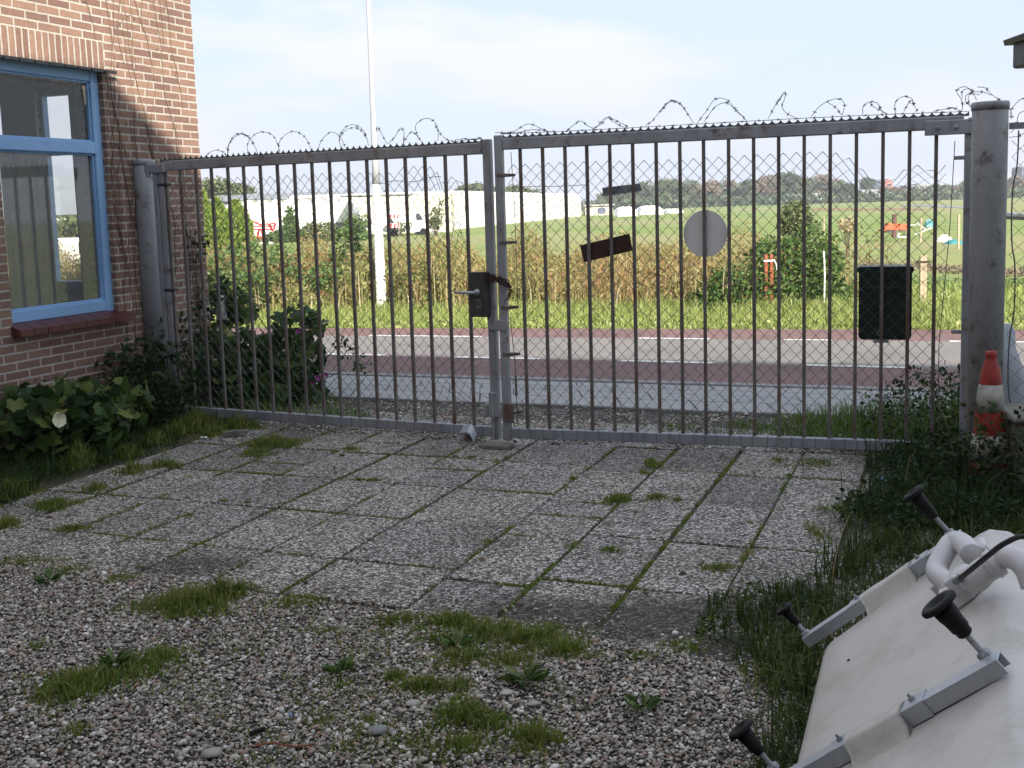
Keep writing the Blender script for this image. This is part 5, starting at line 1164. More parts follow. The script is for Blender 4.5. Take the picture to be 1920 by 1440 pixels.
# grass just beyond the gate
P1 = scatter(pxpoly([(350, 790), (500, 700), (600, 735), (700, 790), (620, 800), (540, 792)], 0), 1900, .4, 2.5)
P2 = scatter(pxpoly([(1230, 800), (1420, 790), (1540, 800), (1640, 800), (1840, 850), (1840, 862), (1280, 830)], 0), 2600, .5, 2.5)
P3 = scatter([(1.9, 8.05), (3.6, 7.35), (3.3, 6.3), (2.75, 6.5), (2.0, 6.95), (1.75, 7.4)], 3000, .2, 2)
d3 = np.clip((P3[:, 0]-1.6)*.8, .15, 1)
P4 = scatter([(2.3, 7.6), (4.2, 7.1), (4.6, 6.0), (2.7, 6.3), (2.4, 6.7)], 1800, .1, 2)
veg('weedy_grass', [blades(at0(P1, -.005), .10, .0035, .6, .5), blades(at0(P2, -.005), .05, .003, .6, .5), blades(at0(P3, -.005), .30*d3, .004, .5, .4), leaves(at0(P4, .32*RNG.random(len(P4))), .03, .5, .2)], 'grass', 'rank green grass just outside the gate in front of the footpath', 'grass', 'stuff')
C = ell(2600, (2.85, 7.1, .16), (.62, .34, .36), .3); C = C[C[:, 2] > 0]; bush('shrub', 'dark low shrub behind the right end of the gate', 'bush', (2.8, 7.0), [leaves(C, .035, .5, .2, .5)], stems_to((2.85, 7.1), 30, .5, .42, .004), 'nettle')
# ================================================================== ROADSIDE, FIELD AND DISTANCE
def md(P): return P[:, :2]@M2
def zt_arr(P): u = np.clip((md(P)-18)/14, 0, 1); return -.03-.87*u*u*(3-2*u)
# verge grass beyond the road
V0 = [(x, 14.62-.304*x) for x in (-9, 12)]; V1_ = [(12, 17.6-.304*12), (-9, 17.4+.304*9)]
P = scatter(V0+V1_, 2300, .35, 1.2); P = P[(np.abs(P[:, 0]/P[:, 1]) < .5)]
dist = (P[:, 1]-(14.62-.304*P[:, 0])); hh = .07+.13*np.clip(dist/2.2, 0, 1)
veg('verge_grass', [blades(at0(P, -.03), hh, .005, .75, .6), leaves(at0(P[::6], -.03+.08*RNG.random(len(P[::6]))), .06, .5, .4)], 'verge', 'bright green grass verge along the far side of the road', 'grass', 'stuff')
P = scatter([(4.2, 16.0), (14, 13), (18, 26), (9, 27)], 260, .4, .7); P = P[np.abs(P[:, 0]/P[:, 1]) < .5]
veg('meadow_grass', [blades(at0(P, zt_arr(P)), .16, .012, .6, .6), leaves(at0(P[::3], zt_arr(P[::3])+.05), .07, .5, .4)], 'verge', 'rough bright meadow grass at the right beyond the road', 'grass', 'stuff')
# brown dried dock and reeds
def reeds(name, poly, dens, h, mat, label, leafd=3, lsz=.09, w=.006, cl=.45):
    P = scatter(poly, dens, cl, .9); P = P[np.abs(P[:, 0]/P[:, 1]) < .52]; P = P[~((P[:, 1] < 18.0) & (np.abs(P[:, 0]/P[:, 1]+.1157) < .014))]; z = zt_arr(P)
    H = h*(.75+.35*np.sin(P[:, 0]*1.7+1)*np.sin(P[:, 1]*1.3)+.2*np.sin(P[:, 0]*4.7)); H = np.clip(H, .25, 2.2)
    V = blades(at0(P, z), H, w, .35, .25)
    Q = np.repeat(P, leafd, 0); HQ = np.repeat(H, leafd); zq = zt_arr(Q)+HQ*(.15+.85*RNG.random(len(Q))); Q = Q+RNG.normal(size=Q.shape)*.07
    L = leaves(at0(Q, zq), lsz, .35, .0, .5)
    return tag(fastmesh(name, *merge([V, L]), mat), label, 'reeds', None, 'stuff')
RB = [(-9, 19.0), (-2.5, 17.4), (1.5, 16.6), (3.4, 16.2), (6.0, 17.5), (4.6, 22), (4.6, 27), (-12, 27)]
reeds('dry_reeds', RB, 210, 1.02, 'reed', 'tall rust-brown dried dock and reeds beyond the verge', 5, .085)
reeds('dry_reeds', [(-9, 18.6), (-3.4, 17.6), (-1.0, 17.2), (-2, 20), (-9, 22)], 170, .85, 'reed_green', 'green leafy plants among the reeds at the left', 4, .10)
reeds('dry_reeds', [(-8, 18.4), (-1.5, 17.0), (3.5, 16.1), (3.5, 18), (-8, 21)], 34, .95, 'reed_pale', 'pale straw stalks standing in the reeds', 1, .06, .010)
reeds('dry_reeds', [(4.5, 19), (9, 17.5), (14, 24), (8, 30)], 50, .30, 'shrub', 'low green plants in the meadow right of the bramble', 3, .07)
reeds('dry_reeds', [(-3.5, 27), (5, 27), (7, 36), (-3, 38)], 35, 1.0, 'reed', 'second belt of brown reeds further into the field', 4, .14, .012)
# bramble bush
def bigbush(name, label, specs, mat, lsz, dens=1.0, cat='bush', stem=True, yr=.8):
    C = []; bx = FP(*specs[0][:2], specs[0][2])
    for (px, py, d, rx, rz, n) in specs: c = FP(px, py, d); C.append(ell(int(n*dens), c, (rx, min(rx, yr), rz), .45))
    C = np.vstack(C); g_ = zt_arr(C); C = C[C[:, 2] > g_+.02]
    t = thing(name, (bx[0], bx[1], zt(bx)), label, cat); V, F = leaves(C, lsz, .6, .2, .5); fastmesh('leaves', V, F, mat, t)
    if stem:
        m = MB(); zg = zt(bx)
        for k in range(10):
            tip = C[RNG.integers(len(C))]; m.tube(spline(np.array([[bx[0]+RNG.normal()*.15*specs[0][3], bx[1], zg], [(bx[0]+tip[0])/2, (bx[1]+tip[1])/2, (zg+tip[2])/2+.1], tip]), 3), np.linspace(.012, .003, 7)*max(1, lsz/.08), 4)
        m.build('stems', 'bark', t)
    return t
bigbush('bramble_bush', 'dense dark green bramble bush beyond the road, right of the pale disc', [(1400, 545, 16.6, .75, .42, 2600), (1480, 520, 16.9, .75, .62, 3000), (1520, 500, 17.2, .50, .62, 1800), (1340, 570, 16.4, .40, .26, 900), (1440, 480, 17.4, .30, .3, 500), (1550, 560, 16.6, .45, .3, 900)], 'bramble', .075)
bigbush('shrub', 'olive rounded shrub rising behind the bramble bush', [(1492, 408, 26, .40, .38, 900), (1500, 430, 26, .5, .3, 500)], 'tree_c', .09)
bigbush('shrub', 'bushy green weeds in the reeds left of the white pole', [(650, 475, 19.6, .3, .45, 500), (620, 520, 18.6, .45, .25, 450)], 'shrub', .08)
bigbush('shrub', 'tall green weeds in the reeds just right of the brick corner', [(480, 500, 18.5, .8, .45, 1100), (440, 540, 17.8, .6, .3, 700)], 'shrub', .08)
# lamp post
g_ = G(716, 584, -.03); lp = thing('lamp_post', (g_[0], g_[1], -.03), 'tall white tapered lamp post standing on the verge beyond the road', 'lamp post')
m = MB(); m.lathe((g_[0], g_[1], -.1), [(.090, 0), (.086, .1), (.078, 1.0), (.068, 1.9), (.066, 2.1)], 20); m.build('lower_pole', 'white_paint', lp, True)
m = MB(); m.lathe((g_[0], g_[1], -.1), [(.066, 2.1), (.054, 2.5), (.039, 4.0), (.03, 8.0)], 16); m.build('upper_pole', 'pole_grey', lp, True)
m = MB(); m.tube([(g_[0], g_[1], 7.8), (g_[0]-.1, g_[1]-.15, 8.1), (g_[0]-.5, g_[1]-.9, 8.25)], .03, 8); m.box((g_[0]-.65, g_[1]-1.15, 8.25), (.22, .6, .1), None, .02); m.build('lamp_head', 'white_paint', lp)
# rusty posts and stick
def rusty(px, py, ytop, two, mat, label):
    g_ = FP(px, py, 16.2); z0 = zt(g_); h = FP(px, ytop, 16.2)[2]; t = thing('fence_post', (g_[0], 16.2, z0), label, 'post', 'old posts beyond the road')
    for s in ((-.045, .035) if two else (-.02, .03)):
        m = MB(); m.box((g_[0]+s, 16.2, (z0+h)/2), (.05, .045, h-z0), None, .006); m.build('upright', mat, t)
    m = MB(); m.box((g_[0], 16.2, h-.09), (.16, .07, .025)); m.tube([(g_[0]+.06, 16.15, h-.08), (g_[0]+.09, 16.14, h-.14), (g_[0]+.1, 16.14, h-.22)], .008, 5); m.build('binding', 'white_paint' if two else 'rust_dark', t)
rusty(1442, 585, 477, True, 'rust_orange', 'rust-red double post with white tape in front of the bramble bush')
rusty(1729, 600, 479, False, 'wood_pale', 'pale weathered double post behind the letterbox, right of it')
g_ = FP(1545, 560, 16.0); m = MB(); m.tube([(g_[0], 16, -.03), (g_[0]+.01, 16, .5), (g_[0]-.005, 16, FP(1545, 470, 16.0)[2])], .011, 6); tag(m.build('marker_stick', 'white_paint'), 'thin white stick standing in the right edge of the bramble', 'stick')
# conifers at left
def conifer(px, ytop, ybase, Y, w, label):
    b = FP(px, ybase, Y); tp = FP(px, ytop, Y); z0 = zt(b); h = tp[2]-z0; t = thing('conifer', (b[0], b[1], z0), label, 'conifer', 'clipped conifers at the left')
    n = 5200; u = RNG.random(n); a = RNG.random(n)*6.283; prof_ = w*np.clip(np.sin(np.clip(u*1.02+.06, 0, 1)*math.pi)**.45, .12, 1)*(1-.25*u); rr_ = prof_*(.72+.32*RNG.random(n)+.10*np.sin(a*5+u*20))
    C = np.stack([b[0]+rr_*np.cos(a), b[1]+rr_*np.sin(a), z0+h*u], 1); d = np.stack([np.cos(a)*.5, np.sin(a)*.5, np.ones(n)], 1)+RNG.normal(size=(n, 3))*.35
    V, F = leaves(C, .22, .4, .0, .5, d); fastmesh('crown', V, F, 'conifer', t); m = MB(); m.tube([(b[0], b[1], z0-.1), (b[0], b[1], z0+h*.8)], [w*.1, w*.03], 6); m.build('trunk', 'bark', t)
conifer(448, 380, 473, 60, .85, 'right one of the yellow-green clipped conifers beside the red machine')
conifer(412, 376, 476, 60, .75, 'middle yellow-green clipped conifer beyond the left leaf')
conifer(385, 362, 476, 61, .65, 'yellow-green conifer partly hidden by the brick corner')
# small trees and shrubs before the greenhouse
def FB_(px, py, Y): return FP(px, py, Y)
bigbush('shrub', 'pointed dark green bush in front of the greenhouse', [(545, 425, 95, .55, 1.0, 700), (545, 440, 95, 1.1, .7, 800), (545, 402, 95, .25, .6, 150), (520, 445, 94, .9, .5, 400)], 'shrub', .32)
bigbush('shrub', 'bright green bush left of the white lamp post', [(665, 425, 95, .9, 1.0, 700), (660, 440, 95, 1.3, .6, 700), (680, 450, 94, 1.1, .5, 300)], 'shrub', .30)
bigbush('shrub', 'low loose green shrubs between the two bushes before the greenhouse', [(600, 432, 96, 1.5, .7, 700), (575, 440, 96, .9, .5, 300), (620, 445, 95, 1.4, .4, 300)], 'tree_c', .28)
bigbush('small_tree', 'ragged olive young tree in front of the cream barn', [(818, 405, 100, .55, .8, 300), (815, 418, 100, .6, .6, 300), (826, 385, 100, .25, .6, 60)], 'tree_c', .22, cat='tree')
bigbush('shrub', 'row of low bushes by the striped board', [(748, 425, 104, 1.2, .4, 350), (690, 415, 104, .4, .6, 120)], 'tree_c', .24)
bigbush('shrub', 'pinkish grey dry shrub in the right field', [(1590, 422, 46, .4, .3, 300)], 'reed_pale', .14)
# greenhouse
GA = FP(843, 430, 128); GZ = -.9
gh = thing('greenhouse', (GA[0], 150, GZ), 'long white glasshouse with saw-tooth gables across the field', 'greenhouse')
GB_ = np.array([14.7, 228.]); G0 = np.array([FP(846, 400, 128)[0], 128.]); GL0 = np.array([FP(415, 400, 124)[0], 124.])
d = GB_-G0; Ls = np.linalg.norm(d); d /= Ls; nn = np.array([-d[1], d[0]])
zg = FP(846, 366, 128)[2]
m = MB(); P3 = [(*G0, GZ), (*GB_, GZ), (*(GB_+nn*20), GZ), (*(G0+nn*20), GZ)]; m.prism(P3, (0, 0, zg-GZ)); m.build('wall', 'white_far', gh)
m = MB(); k = 26
for i in range(k):
    p = G0+d*Ls*i/k; q = G0+d*Ls*(i+1)/k; c = (p+q)/2; h_ = .55
    m.prism([(*p, zg), (*q, zg), (*c, zg+h_)], (*(nn*20), 0))
m.build('roof', 'white_far', gh)
m = MB()
for i in range(k*2+1): p = G0+d*Ls*i/(k*2)-nn*.03; m.box((*p, (zg+GZ)/2), (.05, .05, zg-GZ))
m.build('glazing_bar', 'cream', gh)
# saw-tooth gable front, left part
gh2 = thing('greenhouse', (-20, 128, GZ), 'white saw-tooth gable front of a glasshouse behind the bushes, left', 'greenhouse')
xr = FP(662, 400, 126)[0]; xl = GL0[0]; ze = FP(550, 383, 126)[2]; zr = FP(550, 372, 126)[2]; k = 9
m = MB(); m.box(((xl+xr)/2, 136, (ze+GZ)/2), (xr-xl, 20, ze-GZ)); m.build('wall', 'white_far', gh2)
m = MB()
for i in range(k): xa = xl+(xr-xl)*i/k; xb = xl+(xr-xl)*(i+1)/k; m.prism([(xa, 126, ze), (xb, 126, ze), ((xa+xb)/2, 126, zr)], (0, 2, 0))
m.build('gable', 'white_far', gh2)
m = MB(); 
for i in range(k): xa = xl+(xr-xl)*i/k; xb = xl+(xr-xl)*(i+1)/k; m.prism([(xa, 128.01, ze), (xb, 128.01, ze), ((xa+xb)/2, 128.01, zr+.02)], (0, 18, 0))
m.build('roof', 'olive_roof', gh2)
m = MB(); m.box(((xl+xr)/2+6, 125.97, GZ+.65), (xr-xl-12, .05, 1.2)); m.build('plinth', 'kerb', gh2)
# grey roofed hall behind, cream barn
hb_ = thing('hall', (-18, 160, GZ), 'low hall with a grey-blue roof behind the glasshouse, left', 'building')
xa, xb = FP(390, 400, 160)[0], FP(640, 400, 160)[0]; z1 = FP(520, 376, 160)[2]; z2 = FP(520, 365, 160)[2]
m = MB(); m.box(((xa+xb)/2, 168, (z1+GZ)/2), (xb-xa, 16, z1-GZ)); m.build('wall', 'grey_roof', hb_); m = MB(); m.prism([(xa-.5, 159.5, z1), (xa-.5, 168, z2+.4), (xa-.5, 176.5, z1)], (xb-xa+1, 0, 0)); m.build('roof', 'grey_roof', hb_)
cb = thing('barn', (-12, 118, GZ), 'cream walled barn with a thin dark roof edge behind the lamp post', 'barn')
xa, xb = FP(666, 400, 118)[0], FP(846, 400, 118)[0]; z1 = FP(750, 366, 118)[2]
m = MB(); m.box(((xa+xb)/2, 121.5, (z1+GZ)/2), (xb-xa, 7, z1-GZ)); m.build('wall', 'cream', cb)
xc = FP(775, 400, 118)[0]; m = MB(); m.box(((FP(640, 400, 118)[0]+xc)/2, 121.5, z1+.1), (xc-FP(640, 400, 118)[0], 7.4, .16)); m.build('roof', 'grey_roof', cb)
m = MB(); m.box((xa+.1, 117.97, GZ+1.6), (.7, .05, 2.6)); m.build('door', 'grey_roof', cb)
# vans, striped board, pile near the barn
def van(px, Y, label, L=4.2, h=2.0, mat='white_far'):
    b = FP(px, 430, Y); z0 = zt(b); t = thing('van', (b[0], Y, z0), label, 'van'); x0 = b[0]-L/2
    pr_ = [(0, .35), (0, h*.95), (.15, h), (L*.72, h), (L*.84, h*.62), (L, h*.50), (L, .35)]
    m = MB(); m.prism([(x0+x, Y-.9, z0+z) for x, z in pr_], (0, 1.8, 0)); bd = m.build('body', mat, t)
    m = MB(); m.prism([(x0+L*.66, Y-.91, z0+h*.62), (x0+L*.66, Y-.91, z0+h*.9), (x0+L*.73, Y-.91, z0+h*.9), (x0+L*.81, Y-.91, z0+h*.62)], (0, -.02, 0)); m.build('window', 'glass_dark', t)
    for wx in (.18, .80):
        m = MB(); m.lathe((x0+L*wx, Y-.95, z0+.33), [(.33, 0), (.33, .2)], 16, (0, 1, 0)); m.build('wheel', 'plastic_black', t)
    return t
van(716, 106, 'white van parked left of the striped board near the barn'); van(768, 108, 'white van parked right of the striped board near the barn', 4.6, 2.3)
sb = FP(739, 412, 103); z0 = zt(sb); t = thing('barrier_board', (sb[0], 103, z0), 'red and white striped barrier boards before the cream barn', 'barrier')
for i, zz_ in enumerate((FP(739, 406, 103)[2], FP(739, 423, 103)[2])):
    m = MB(); m.box((sb[0], 103, zz_), (1.0, .05, .42)); m.build('board', 'white_far', t)
    m = MB()
    for k in range(3): x = sb[0]-.42+k*.33; m.prism([(x, 102.96, zz_-.2), (x+.16, 102.96, zz_-.2), (x+.26, 102.96, zz_+.2), (x+.10, 102.96, zz_+.2)], (0, -.02, 0))
    m.build('stripes', 'red_paint', t)
m = MB(); m.box((sb[0]-.4, 103.05, (z0+sb[2]+.5)/2), (.06, .04, sb[2]+.6-z0)); m.box((sb[0]+.4, 103.05, (z0+sb[2]+.5)/2), (.06, .04, sb[2]+.6-z0)); m.build('legs', 'kerb', t)
pb2 = FP(797, 420, 112); m = MB(); m.lathe((pb2[0], 112, zt(pb2)), [(1.1, 0), (1.0, .5), (.6, 1.2), (.2, 1.7), (.05, 1.9)], 9); ob = m.build('spoil_heap', 'concrete'); tag(ob, 'grey brown heap between the white van and the ragged tree', 'heap')
# red farm machine
rb = FP(494, 450, 84); z0 = zt(rb); rm_ = thing('hay_tedder', (rb[0], 84, z0), 'bright red folded farm machine with trailer beside the conifers', 'farm machine')
m = MB(); S = 84/2100
def rp(x, y): q = FP(x, y, 84); return np.array([q[0], 84, q[2]])
for a_, b_ in (((470, 414), (488, 421)), ((488, 421), (516, 419)), ((470, 424), (514, 424)), ((470, 430), (498, 430)), ((516, 419), (514, 430)), ((482, 446), (495, 446)), ((470, 414), (470, 430)), ((498, 430), (513, 430)), ((486, 430), (482, 446)), ((490, 430), (494, 446)), ((505, 421), (512, 434))): m.bar(rp(*a_), rp(*b_), .3, .11)
m.build('frame', 'red_paint', rm_)
m = MB(); m.bar(rp(458, 456), rp(512, 455), .9, .10); m.build('trailer_bed', 'white_far', rm_)
for x in (484, 500): m = MB(); m.lathe(rp(x, 451)+np.array([0, -.5, 0]), [(.24, 0), (.24, .2)], 14, (0, 1, 0)); m.build('wheel', 'plastic_black', rm_)
# orange implement and tarpaulins at right
def op(x, y, Y=60): q = FP(x, y, Y); return np.array([q[0], Y, q[2]])
q = op(1680, 440); om = thing('farm_implement', (q[0], 60, zt(q)), 'orange farm implement on a white stand in the right field', 'farm machine')
m = MB(); 
for a_, b_, w_ in (((1656, 427), (1700, 428), .28), ((1662, 421), (1678, 423), .2), ((1684, 422), (1700, 424), .2), ((1650, 432), (1660, 431), .12)): m.bar(op(*a_), op(*b_), .6, w_*.8, (0, 0, 1), .02)
for x in (1664, 1671, 1681, 1690, 1697): m.lathe(op(x, 430), [(.02, 0), (.10, .05), (.12, .25), (.03, .3)], 8)
m.build('body', 'orange_paint', om)
m = MB()
for a_, b_ in (((1684, 433), (1700, 433)), ((1682, 445), (1702, 444)), ((1686, 433), (1683, 446)), ((1700, 433), (1702, 447))): m.bar(op(*a_), op(*b_), .06)
m.build('stand', 'white_far', om)
m = MB(); m.bar(op(1658, 434), op(1672, 433), .5, .12); m.build('hitch', 'dark_metal', om)
def crumple(name, px, py, Y, w_, h_, mat, label, cat):
    c = FP(px, py, Y); rg = random.Random(px); m = MB(); n = 9; V = []; z0 = zt(c)
    for i in range(n):
        for j in range(n):
            u, v = i/(n-1)*2-1, j/(n-1)*2-1; r2 = max(0, 1-(u*u+v*v)); V.append((c[0]+u*w_/2, Y+v*w_/3, z0+h_*r2**.6*(.75+.5*rg.random())))
    m.add(V, [(i*n+j, (i+1)*n+j, (i+1)*n+j+1, i*n+j+1) for i in range(n-1) for j in range(n-1)]); tag(m.build(name, mat), label, cat)
crumple('tarpaulin', 1742, 426, 85, .75, .5, 'teal', 'teal tarpaulin heap behind the white poles in the right field', 'tarpaulin')
crumple('tarpaulin', 1789, 454, 55, .9, .22, 'teal', 'flat teal sheet lying on the grass near the right post', 'tarpaulin')
crumple('tarpaulin', 1770, 450, 58, .9, .32, 'white_far', 'white plastic sheet beside the flat teal sheet', 'tarpaulin')
m = MB()
for a_, b_ in (((1720, 419), (1742, 431)), ((1722, 437), (1752, 427)), ((1715, 440), (1750, 428)), ((1700, 424), (1722, 421))): m.bar(op(*a_, 60), op(*b_, 60)+np.array([0, .4, 0]), .045)
tag(m.build('pole_heap', 'white_far'), 'crossed white poles beside the orange implement', 'poles')
m = MB(); a_ = op(1677, 418, 66); m.box((a_[0], 66, (zt(a_)+op(1677, 402, 66)[2])/2), (.22, .2, op(1677, 402, 66)[2]-zt(a_)), None, .02); tag(m.build('wooden_post', 'brown_wood'), 'short brown post behind the orange implement', 'post')
# thin posts in the right field
for i, (px, yt, Y, lb) in enumerate([(1727, 408, 58, 'thin grey post left of the white lamp-coloured poles in the field'), (1798, 402, 50, 'thin grey field post just left of the right gate stile'), (1545, 405, 70, 'distant thin field post above the bramble')]):
    a_ = FP(px, yt, Y); zb_ = zt(a_); m = MB(); m.box((a_[0], Y, (zb_+a_[2])/2), (.09, .09, a_[2]-zb_)); tag(m.build('field_post', 'wood_pale'), lb, 'post', 'thin posts in the field')
# ditch with water
wq = [FP(x, y, 1)*0+G(x, y, -.86) for x, y in ((1690, 384), (1775, 385), (1990, 407), (1990, 411), (1790, 389), (1690, 386))]
sheet('water', wq, -.86, 'glass_dark')
dk = MB(); dk.prism([G(x, y, -.88) for x, y in ((1830, 404), (1935, 407), (1990, 413), (1990, 417), (1900, 411), (1830, 408))], (0, 0, .25)); tag(dk.build('bank', 'soil'), kind='structure')
hq = [G(x, y, -.88) for x, y in ((1530, 390), (1710, 390), (1740, 394), (1520, 394))]; simple('bare_strip', (.26, .16, .07), .9, 0, .3, .05); sheet('bare_field', hq, -.86, 'bare_strip')
dq = [G(x, y, -.6)[:2] for x, y in ((1620, 478), (1720, 482), (1880, 490), (1990, 492), (1990, 502), (1850, 498), (1700, 492), (1620, 486))]
P = scatter(dq, 220, .2, 2); veg('ditch_plants', [leaves(at0(P, zt_arr(P)+.05), .12, .5, .2)], 'tree_b', 'brown dead plants along the ditch line in the meadow', 'weeds', 'stuff')
# white tunnels
for i, (x0, x1, yb, lb) in enumerate([(1158, 1196, 408, 'leftmost rounded white tunnel before the wood'), (1200, 1244, 407, 'middle rounded white tunnel before the wood'), (1250, 1282, 403, 'rightmost low white tunnel before the wood')]):
    Y = 205+14*i; a = FP(x0, yb, Y); b = FP(x1, yb, Y); r_ = (b[0]-a[0])/2; cx = (a[0]+b[0])/2; h_ = FP(x0, (388, 386, 392)[i], Y)[2]+.9
    m = MB(); m.prism([(cx+r_*math.cos(t_), Y, -.9+h_*math.sin(t_)**.6) for t_ in np.linspace(0, math.pi, 13)], (0, 8, 0)); tag(m.build('polytunnel', 'white_far', None, False), lb, 'polytunnel', 'white tunnels before the wood')
a = FP(1117, 400, 235); sh = thing('shed', (a[0], 235, -.9), 'small shed with pale roof beside the end of the long glasshouse', 'shed')
x0, x1 = FP(1098, 400, 235)[0], FP(1150, 400, 235)[0]; m = MB(); m.box(((x0+x1)/2, 238, .05), (x1-x0, 5, 1.9)); m.build('wall', 'cream', sh); m = MB(); m.box(((x0+x1)/2, 238, 1.2), (x1-x0+.8, 6, .35)); m.build('roof', 'flat_grey', sh); m = MB(); m.box((x0+3.4, 235.45, .0), (1.6, .1, 1.2)); m.build('door', 'tower_dark', sh)
# trees
def treeproto(kind, mat, h, w, n, seed):
    t = thing('tree', (0, 0, 0), '', 'tree'); m = MB(); rg = random.Random(seed)
    m.tube([(0, 0, -.2), (.1, 0, h*.3), (0, .1, h*.6), (.1, 0, h*.85)], [w*.05, w*.04, w*.025, w*.01], 7)
    C = []
    for k in range(11):
        a = rg.uniform(0, 6.28); z = h*rg.uniform(.28, .88); rr_ = w*.5*rg.uniform(.2, .75)*(1.15-z/h*.6); tip = (rr_*math.cos(a), rr_*math.sin(a), z)
        m.tube([(0, 0, z*.6), (tip[0]*.5, tip[1]*.5, z*.85), tip], [w*.02, w*.013, w*.004], 5)
        C.append(ell(n//12, tip, (w*.24*rg.uniform(.7, 1.2),)*2+(h*.16*rg.uniform(.7, 1.2),), .4))
    C.append(ell(n//8, (0, 0, h*.62), (w*.3, w*.3, h*.33), .3))
    m.build('trunk', 'bark', t); C = np.vstack(C); V, F = leaves(C, w*.075, .7, .1, .5); fastmesh('crown', V, F, mat, t); reg(t); return t
protos = [treeproto('a', 'tree_a', 10, 9, 1500, 1), treeproto('a', 'tree_c', 9, 8, 1300, 2), treeproto('b', 'tree_b', 9.5, 10, 1300, 3), treeproto('a', 'tree_a', 12, 8, 1500, 4), treeproto('c', 'tree_c', 7, 7, 1000, 5)]
LBT = ['dark green broad-crowned tree in the distant tree line', 'lighter green small tree in the distant tree line', 'brownish autumn-toned tree in the distant tree line', 'tall dark green tree in the distant tree line', 'low pale green tree in the distant tree line']
used = set()
def put(px, top, Y, k, ws=1.0):
    a = FP(px, top, Y); z0 = -.9; h = a[2]-z0; p = protos[k]; base = (10, 9, 9.5, 12, 7)[k]; s = h/base; loc = (a[0], Y, z0); r = random.uniform(0, 6)
    if k in used: dup(p, loc, r, (s*ws, s*ws, s))
    else: used.add(k); p.location = loc; p.rotation_euler = (0, 0, r); p.scale = (s*ws, s*ws, s); p['label'] = LBT[k]; p['group'] = 'distant tree line'
for k, p in enumerate(protos): p['label'] = LBT[k]; p['group'] = 'distant tree line'
rg = random.Random(9)
for x in range(1128, 2010, 11):
    top = np.interp(x, [1120, 1145, 1180, 1230, 1280, 1330, 1400, 1430, 1470, 1500, 1530, 1545, 1565, 1580, 1620, 1700, 1800, 1890, 1940, 2010], [367, 362, 350, 342, 338, 345, 342, 336, 328, 326, 336, 330, 345, 352, 356, 358, 350, 338, 330, 335])
    col = [0, 3, 0, 2, 1, 2, 0, 1, 2][rg.randrange(9)]
    put(x+rg.uniform(-5, 5), top+rg.uniform(-9, 12), 430+rg.uniform(-15, 40), col, rg.uniform(.8, 1.35))
for x in range(1270, 2010, 17): put(x+rg.uniform(-6, 6), 366+rg.uniform(-4, 5), 415+rg.uniform(-6, 6), rg.choice([4, 1, 2, 4]), rg.uniform(1.1, 1.8))
for x, tp, k in ((1630, 330, 3), (1622, 334, 3), (1262, 372, 4), (1292, 366, 4), (1820, 335, 0), (1590, 342, 0)): put(x, tp, 405 if k != 3 else 430, k, 1.2 if k != 3 else .9)
for x, tp in ((405, 335), (432, 342), (447, 346), (385, 338)): put(x, tp, 170, 1, 1.3)
for x, tp in ((888, 343), (902, 346), (875, 352), (955, 347), (970, 350), (997, 354), (940, 352)): put(x, tp, 300, 1, 1.6)
# hedge bank far
P = scatter([(20, 395), (260, 395), (260, 412), (20, 412)], 5, .2, .1); veg('far_hedge', [leaves(at0(P, -.9+3.2*RNG.random(len(P))), 1.3, .6, .2)], 'tree_a', 'dark low hedge line at the far edge of the field', 'hedge', 'stuff')
P = scatter([(-4, 180), (40, 260), (60, 300), (20, 320), (-10, 200)], 1.2, .3, .1)
# far buildings
def block(x0, x1, y0, Y, mat, label, rows=3, cols=4):
    a, b = FP(x0, y0, Y), FP(x1, y0, Y); w = b[0]-a[0]; h = a[2]+.9; t = thing('apartment_building', ((a[0]+b[0])/2, Y, -.9), label, 'building')
    m = MB(); m.box(((a[0]+b[0])/2, Y+6, a[2]-h/2), (w, 12, h)); m.build('wall', mat, t)
    m = MB(); m.box(((a[0]+b[0])/2, Y+6, a[2]+.2), (w*.9, 10, .4)); m.build('roof', 'grey_roof', t)
    for i in range(cols):
        for j in range(rows):
            m = MB(); m.box((a[0]+w*(i+.5)/cols, Y-.03, a[2]-1.4-j*2.9), (w/cols*.55, .1, 1.4)); m.build('window', 'glass_dark', t)
block(1641, 1652, 337, 620, 'tower_dark', 'narrow dark blue-grey tower block left of the pink one on the horizon', 4, 2)
t = thing('apartment_building', (FP(1667, 340, 620)[0], 620, -.9), 'pink gabled tower block on the horizon', 'building')
a, b = FP(1660, 342, 620), FP(1674, 342, 620); m = MB(); m.prism([(a[0], 620, -.9), (b[0], 620, -.9), (b[0], 620, b[2]), ((a[0]+b[0])/2, 620, FP(1667, 335, 620)[2]), (a[0], 620, a[2])], (0, 12, 0)); m.build('wall', 'tower_pink', t)
for j in range(3):
    m = MB(); m.box(((a[0]+b[0])/2, 619.97, a[2]-1.5-j*3), ((b[0]-a[0])*.6, .1, 1.2)); m.build('window', 'glass_dark', t)
block(1700, 1718, 349, 600, 'tower_dark', 'low dark flat-roofed block right of the pink tower', 2, 3); block(1719, 1748, 346, 600, 'flat_grey', 'pale long flat-roofed block in the middle of the skyline', 2, 6); block(1762, 1776, 345, 600, 'flat_grey', 'small pale flat-roofed block left of the right stile', 2, 3); block(1712, 1750, 355, 560, 'white_far', 'low white building below the pale skyline block', 1, 5)
block(1793, 1830, 349, 560, 'flat_grey', 'long grey-red block partly behind the right gate stile', 1, 5); block(1916, 1935, 314, 600, 'tower_dark', 'dark tower at the right edge of the photo', 5, 2)
